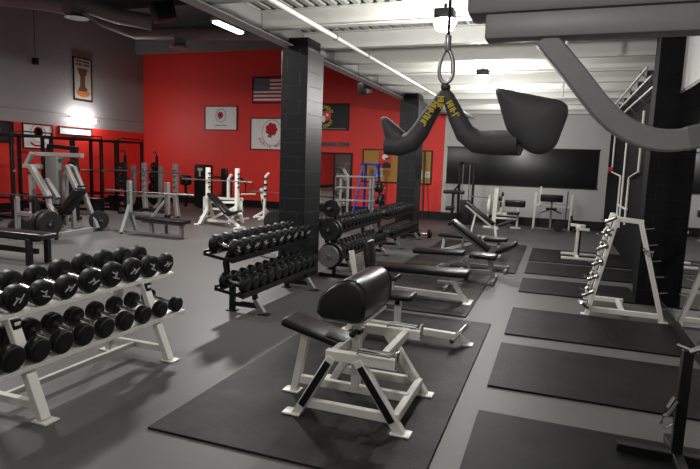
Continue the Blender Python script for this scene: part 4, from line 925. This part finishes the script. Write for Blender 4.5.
S([(-10.55, 9.8, .1), (-10.53, 9.8, 1.15), (-10.47, 9.8, 1.35), (-10.38, 9.8, 1.45), (-10.28, 9.8, 1.42), (-10.02, 9.8, .92)], 'press_arm', .05)
S([(-10.3, 9.6, 1.46), (-9.95, 9.6, .90)], 'press_arm', .05)
S([(-10.18, 9.65, .85), (-10.15, 9.65, .08)], 'upright', .045); S([(-10.05, 9.85, .88), (-9.68, 9.85, .08)], 'rear_leg', .045)
MB().beam((-9.62, 8.75, .05), (-9.86, 10.35, .05), .1, .1).done('base', 'silver', t); MB().beam((-10.9, 9.1, .05), (-10.6, 10.3, .05), .1, .1).done('base', 'silver', t); MB().beam((-10.85, 9.3, .05), (-9.7, 9.3, .05), .08, .08).done('base', 'silver', t)
m = MB(); pad(m, (-10.62, 9.35, .50), (-10.25, 9.4, .45), .42, .1, bev=.03); m.done('seat', 'vinyl', t)
m = MB(); pad(m, (-10.30, 9.45, .42), (-9.80, 9.5, 1.0), .36, .1, bev=.03); m.done('backrest', 'vinyl', t)
m = MB(); m.beam((-10.3, 9.35, .1), (-10.15, 9.4, .4), .07, .07); m.cyl((-10.25, 9.15, .22), (-10.17, 9.15, .3), .04, seg=10); m.done('seat_post', 'blk', t)
for p, q in (((-10.75, 9.0, 1.3), (-10.45, 9.0, 1.22)), ((-10.2, 9.6, 1.0), (-9.75, 9.6, 1.03))): MB().cyl(p, q, .02, seg=10).done('handle', 'blk', t)
MB().cyl((-9.9, 9.9, .25), (-9.62, 9.95, .25), .022, seg=10).done('peg', 'steel', t)
plate((-9.72, 9.95, .25), (1, -.5, 0), .22, .06, 'black plate at the right rear foot of the grey press machine', 'plates on the grey press machine')
# bench press uprights with a barbell across (left edge)
t = thing('bench_press_rack', 'grey bench press uprights carrying a barbell at the left edge', 'bench rack', (-9.75, 8.15, 0))
MB().beam((-9.97, 8.1, .02), (-9.97, 8.1, .90), .075, .075).done('upright', 'silver', t); MB().beam((-9.52, 8.1, .02), (-9.50, 8.1, .80), .075, .075).done('upright', 'silver', t)
MB().beam((-9.97, 8.1, .53), (-9.52, 8.1, .53), .07, .08).done('crossbar', 'silver', t)
m = MB(); m.box((-9.97, 8.0, .87), (.05, .08, .1), bev=.01); m.box((-9.5, 8.0, .82), (.05, .08, .1), bev=.01); m.done('hook', 'blk', t)
MB().beam((-9.50, 8.1, .55), (-9.50, 8.1, .87), .085, .085).done('sleeve', 'blk', t)
m = MB(); m.beam((-9.97, 7.9, .03), (-9.97, 8.4, .03), .07, .05); m.beam((-9.52, 7.9, .03), (-9.52, 8.4, .03), .07, .05); m.done('foot', 'silver', t)
barbell(7.95, -10.9, -8.88, .90, 'long dark barbell across the grey uprights at the left edge', r=.016, m='plate')
for k, (x, r, lb) in enumerate([(-9.22, .26, 'large black plate standing right of the grey uprights, inner one'), (-9.08, .25, 'large black plate standing right of the grey uprights, outer one')]):
    plate((x, 8.05, .38), (1, -.12, 0), r, .09, lb, 'large plates by the grey uprights')
plate((-9.75, 8.3, .24), (1, -.4, 0), .19, .06, 'dark plate stored low between the grey uprights', 'plates low on the grey uprights')
plate((-10.2, 8.3, .2), (1, -.4, 0), .2, .06, 'dark plate stored low left of the grey uprights', 'plates low on the grey uprights')
t = thing('plate_horn', 'short black plate holder beside the grey uprights', 'plate holder', (-9.15, 8.05, 0)); MB().beam((-9.25, 8.35, .02), (-9.25, 8.35, .5), .06, .06).done('post', 'blk', t); MB().cyl((-9.3, 8.08, .38), (-8.98, 7.98, .38), .022, seg=10).done('peg', 'steel', t); MB().beam((-9.25, 8.35, .4), (-9.22, 8.08, .38), .04, .04).done('arm', 'blk', t)
# black bench at left edge
t = thing('flat_bench', 'long low black bench at the left edge behind the white dumbbell rack', 'bench', (-7.6, 6.4, 0))
m = MB(); pad(m, (-9.0, 6.42, .50), (-7.25, 6.42, .50), .34, .09, bev=.035); m.done('seat', 'vinyl', t)
MB().beam((-9.0, 6.42, .385), (-7.45, 6.42, .385), .08, .05).done('top_rail', 'blk', t); MB().beam((-9.0, 6.42, .2), (-7.5, 6.42, .2), .06, .08).done('lower_bar', 'blk', t)
for x in (-7.48, -8.8):
    for y in (6.25, 6.58): MB().beam((x, y, .01), (x, y, .41), .09, .07).done('leg', 'blk', t)
# flat bench rack & squat stand, centre left
t = thing('bench_press', 'grey bench press with black flat pad and two short uprights', 'bench', (-8.2, 10.1, 0))
for x, h in ((-9.2, 1.17), (-8.15, 1.17)): MB().beam((x, 10.35, .35), (x, 10.35, h), .09, .09).done('upright', 'steelp', t)
MB().beam((-9.2, 10.35, .62), (-9.0, 9.85, .02), .07, .08).done('leg', 'steelp', t); MB().beam((-8.15, 10.35, .45), (-8.15, 10.35, .02), .09, .09).done('leg', 'steelp', t); MB().beam((-9.2, 10.35, .5), (-9.2, 10.55, .02), .07, .08).done('leg', 'steelp', t)
m = MB(); pad(m, (-8.62, 10.0, .42), (-7.33, 9.95, .40), .3, .08, bev=.025); m.done('seat', 'vinyl', t)
MB().beam((-8.55, 10.0, .31), (-7.4, 9.95, .30), .06, .05).done('rail', 'steelp', t); MB().beam((-7.47, 9.95, .30), (-7.47, 9.95, .02), .07, .07).done('leg', 'steelp', t)
MB().beam((-8.3, 9.98, .30), (-8.25, 9.98, .02), .07, .07).done('leg', 'steelp', t)
MB().beam((-9.2, 10.35, .42), (-8.15, 10.35, .42), .05, .06).done('crossbar', 'steelp', t); MB().beam((-8.17, 10.35, .8), (-8.35, 10.0, .35), .04, .05).done('brace', 'steelp', t)
m = MB(); m.beam((-9.05, 10.0, .05), (-7.47, 9.95, .05), .05, .05); m.done('base', 'steelp', t)
barbell(10.22, -9.75, -7.35, .93, 'barbell lying on the grey bench press with the black pad')
t = thing('squat_stand', 'nearer grey two-post squat stand with curved legs, behind the bench press', 'squat stand', (-10.8, 13.4, 0))
for x, fy in ((-11.28, 13.3), (-10.42, 13.6)):
    MB().tube([(x, fy, 1.55), (x, fy, .6), (x+.03, fy, .35), (x+.2, fy-.15, .02)], 0, rect=(.06, .06), up=(0, 1, 0)).done('upright', 'steelp', t)
    MB().beam((x, fy, .5), (x-.15, fy+.25, .02), .06, .06).done('leg', 'steelp', t)
    m = MB()
    for k in range(5): m.box((x+.05, fy-.09, .75+k*.16), (.07, .07, .04), bev=.008)
    m.done('hook', 'steelp', t)
MB().beam((-11.28, 13.3, .60), (-10.42, 13.6, .60), .06, .07).done('crossbar', 'steelp', t)
m = MB(); pad(m, (-11.0, 12.9, .28), (-10.15, 12.9, .28), .3, .08); m.done('seat', 'vinyl', t); MB().beam((-10.6, 12.9, .03), (-10.6, 12.9, .22), .06, .06).done('post', 'steelp', t); MB().beam((-11.05, 13.1, .04), (-10.1, 13.1, .04), .06, .06).done('base', 'steelp', t)
t = thing('squat_stand', 'farther grey two-post squat stand, partly behind the nearer one', 'squat stand', (-11.9, 14.2, 0))
for x, y in ((-12.4, 14.15), (-11.5, 14.3)):
    MB().tube([(x, y, 1.45), (x, y, .5), (x-.05, y, .3), (x-.25, y-.15, .02)], 0, rect=(.055, .055), up=(0, 1, 0)).done('upright', 'steelp', t)
MB().beam((-12.4, 14.15, .5), (-11.5, 14.3, .5), .05, .06).done('crossbar', 'steelp', t)
barbell(13.18, -12.2, -9.9, 1.30, 'barbell on the grey two-post squat stand')
# selectorized machine
t = thing('weight_machine', 'black cable machine with rounded tall weight tower against the red wall', 'gym machine', (-11.8, 17, 0))
m = MB(); m.ab((-12.1, 16.8, .02), (-11.53, 17.2, 1.52), bev=.07, seg=4); m.done('shroud', 'blk', t)
m = MB(); m.ab((-11.92, 16.78, 1.3), (-11.72, 16.81, 1.4), bev=.005); m.ab((-11.86, 16.785, 1.1), (-11.8, 16.81, 1.3)); m.done('label_plate', 'mark', t)
m = MB(); m.beam((-11.8, 16.7, .05), (-10.2, 16.7, .05), .1, .08); m.beam((-10.8, 16.7, .05), (-10.8, 16.7, 1.1), .09, .09); m.done('frame', 'blk', t)
m = MB(); m.box((-10.7, 16.6, 1.2), (.25, .12, .45), bev=.04, seg=3); m.box((-10.6, 16.6, .75), (.35, .14, .5), bev=.04, seg=3); m.done('backrest', 'vinyl', t)
m = MB(); pad(m, (-10.9, 16.4, .5), (-10.35, 16.4, .5), .4, .1); m.done('seat', 'vinyl', t)
m = MB(); m.tube([(-11.5, 16.7, 1.1), (-11.1, 16.6, 1.12), (-10.0, 16.6, 1.1), (-9.8, 16.5, .9), (-9.8, 16.5, .6)], .03, 8); m.done('arm', 'blk', t)
m = MB(); m.box((-12.35, 16.7, .95), (.35, .3, .35), bev=.08, seg=3); m.beam((-12.35, 16.7, .02), (-12.35, 16.7, .9), .08, .08); m.done('side_pad', 'vinyl', t)
# white incline press station
t = thing('incline_press', 'white incline press station with raised black backrest and tall uprights', 'bench', (-8.2, 12.6, 0))
for x, y in ((-8.55, 12.5), (-7.95, 12.95)):
    MB().beam((x, y, .5), (x, y, 1.5), .09, .10).done('upright', 'white', t)
    MB().tube([(x, y, .62), (x-.02, y, .4), (x-.17, y-.12, .03)], 0, rect=(.045, .05), up=(0, 1, 0)).done('leg', 'white', t)
    MB().beam((x, y, .7), (x-.0, y+.3, .03), .07, .08).done('leg', 'white', t)
    m = MB()
    for k in range(4): m.box((x+.06, y-.03, 1.0+k*.12), (.05, .06, .035), bev=.006)
    m.done('hook', 'blk', t)
MB().beam((-8.55, 12.5, .6), (-7.95, 12.95, .6), .06, .06).done('crossbar', 'white', t)
m = MB(); pad(m, (-8.45, 12.5, .85), (-7.78, 12.3, .38), .28, .08, bev=.025); m.done('backrest', 'vinyl', t)
m = MB(); pad(m, (-7.76, 12.3, .37), (-7.45, 12.2, .47), .28, .08, bev=.025); m.done('seat', 'vinyl', t)
MB().beam((-7.85, 12.3, .32), (-7.42, 12.2, .04), .06, .07).done('leg', 'white', t); MB().beam((-7.85, 12.3, .27), (-7.35, 12.2, .40), .05, .05).done('seat_rail', 'white', t)
MB().beam((-8.5, 12.5, .12), (-7.8, 12.35, .14), .06, .06).done('lower_bar', 'white', t); MB().beam((-8.35, 12.45, .65), (-7.85, 12.3, .3), .05, .06).done('back_rail', 'white', t)
MB().beam((-8.6, 12.55, .1), (-7.95, 12.95, .5), .05, .06).done('brace', 'white', t)
m = MB(); m.beam((-7.45, 12.0, .025), (-7.4, 12.4, .025), .06, .04); m.beam((-8.75, 12.2, .025), (-8.72, 12.5, .025), .06, .04); m.done('foot', 'white', t)
barbell(12.42, -9.3, -7.2, 1.18, 'barbell across the white incline press station')
t = thing('spotter_frame', 'low white frame with thin upright behind the incline press', 'frame', (-9.2, 14.0, 0))
m = MB(); m.beam((-9.7, 14, .1), (-9.7, 14, .62), .06, .06); m.beam((-9.7, 14, .6), (-8.4, 14, .6), .06, .07); m.beam((-9.7, 14, .28), (-8.4, 14, .28), .06, .06); m.beam((-8.45, 14, .02), (-8.45, 14, .65), .06, .06); m.beam((-9.7, 13.8, .03), (-9.7, 14.4, .03), .06, .05); m.beam((-8.45, 13.8, .03), (-8.45, 14.4, .03), .06, .05); m.done('frame', 'white', t)
MB().tube([(-8.95, 14.1, .6), (-8.95, 14.1, 1.15), (-8.85, 14.1, 1.3)], 0, rect=(.035, .04), up=(0, 1, 0)).done('upright', 'white', t)
t = thing('squat_stand', 'thin white upright with black hooks right of the incline press', 'stand', (-8.1, 14.6, 0))
MB().beam((-8.05, 14.6, .02), (-8.0, 14.6, 1.3), .06, .07).done('upright', 'white', t); MB().beam((-8.0, 14.6, 1.28), (-7.9, 14.6, 1.38), .06, .06).done('tip', 'white', t)
m = MB(); 
for k in range(4): m.box((-7.98, 14.55, .7+k*.17), (.09, .1, .05), bev=.01)
m.done('hook', 'blk', t); MB().beam((-8.05, 14.3, .03), (-8.05, 14.9, .03), .06, .05).done('base', 'white', t)
# small white bar stand by pillar
t = thing('bar_stand', 'small white bar stand with slanted post, left of the near pillar', 'stand', (-8.3, 15, 0))
MB().beam((-8.22, 15, .2), (-8.36, 15, .9), .09, .1, up=(0, 1, 0)).done('post', 'white', t); MB().beam((-8.24, 15, .3), (-8.27, 15, .58), .1, .11, up=(0, 1, 0)).done('sleeve', 'blk', t)
for a in ((-8.5, 14.75), (-8.03, 14.8), (-8.2, 15.5)): MB().beam((-8.22, 15, .24), (a[0], a[1], .02), .07, .06).done('leg', 'white', t)
MB().beam((-8.45, 14.8, .05), (-8.07, 14.85, .05), .05, .05).done('base', 'white', t); MB().cyl((-8.95, 14.8, .70), (-8.5, 14.9, .72), .02, seg=10).done('arm', 'white', t)
barbell(14.9, -8.7, -7.3, .80, 'barbell resting on the small white bar stand')
# tall slatted stand with plates near pillar
plate((-6.38, 12.1, .27), (.6, -1, 0), .26, .06, 'big black plate leaning left of the near pillar behind the rack', 'plates left of the near pillar')
t = thing('plate_tree', 'low white plate holder behind the near black dumbbell rack', 'plate tree', (-4.9, 8.9, 0))
m = MB(); m.beam((-4.95, 8.9, .02), (-4.75, 8.9, .55), .07, .07, up=(0, 1, 0)); m.beam((-4.6, 8.9, .02), (-4.6, 8.9, .55), .06, .07, up=(0, 1, 0)); m.beam((-4.98, 8.9, .1), (-4.6, 8.9, .1), .05, .05); m.done('frame', 'white', t)

# ------------------------------------------------------------------ camera, light, world
cam = bpy.data.cameras.new('camera'); co = bpy.data.objects.new('camera', cam); COL.objects.link(co); SC.camera = co
f_px, yh, roll, vx = 560., 164., .035, 558.
p1 = V((0, yh-234.5, f_px)); p2 = V((100, yh-234.5+100*roll, f_px)); nn = p1.cross(p2).normalized(); nn = nn if nn.y > 0 else -nn
Yc = V((vx-350, (yh+(vx-350)*roll)-234.5, f_px)).normalized(); Xc = nn.cross(Yc).normalized(); Zc = -nn
# rows: camera axes (right, up, back) in world coordinates
right = V((Xc.x, Yc.x, Zc.x)); up = V((-Xc.y, -Yc.y, -Zc.y)); back = V((-Xc.z, -Yc.z, -Zc.z))
R3 = Matrix((right, up, back)).transposed()
co.matrix_world = Matrix.Translation((0, 0, 1.72)) @ R3.to_4x4()
cam.sensor_width = 36; cam.lens = f_px/700*36; cam.clip_start = .05; cam.clip_end = 100
w = bpy.data.worlds.new('world'); SC.world = w; w.use_nodes = True
w.node_tree.nodes['Background'].inputs[0].default_value = (.5, .5, .5, 1); w.node_tree.nodes['Background'].inputs[1].default_value = .02
SC.view_settings.view_transform = 'Standard'; SC.view_settings.look = 'None'; SC.view_settings.gamma = 1; SC.view_settings.exposure = 0
SC.view_settings.use_curve_mapping = False
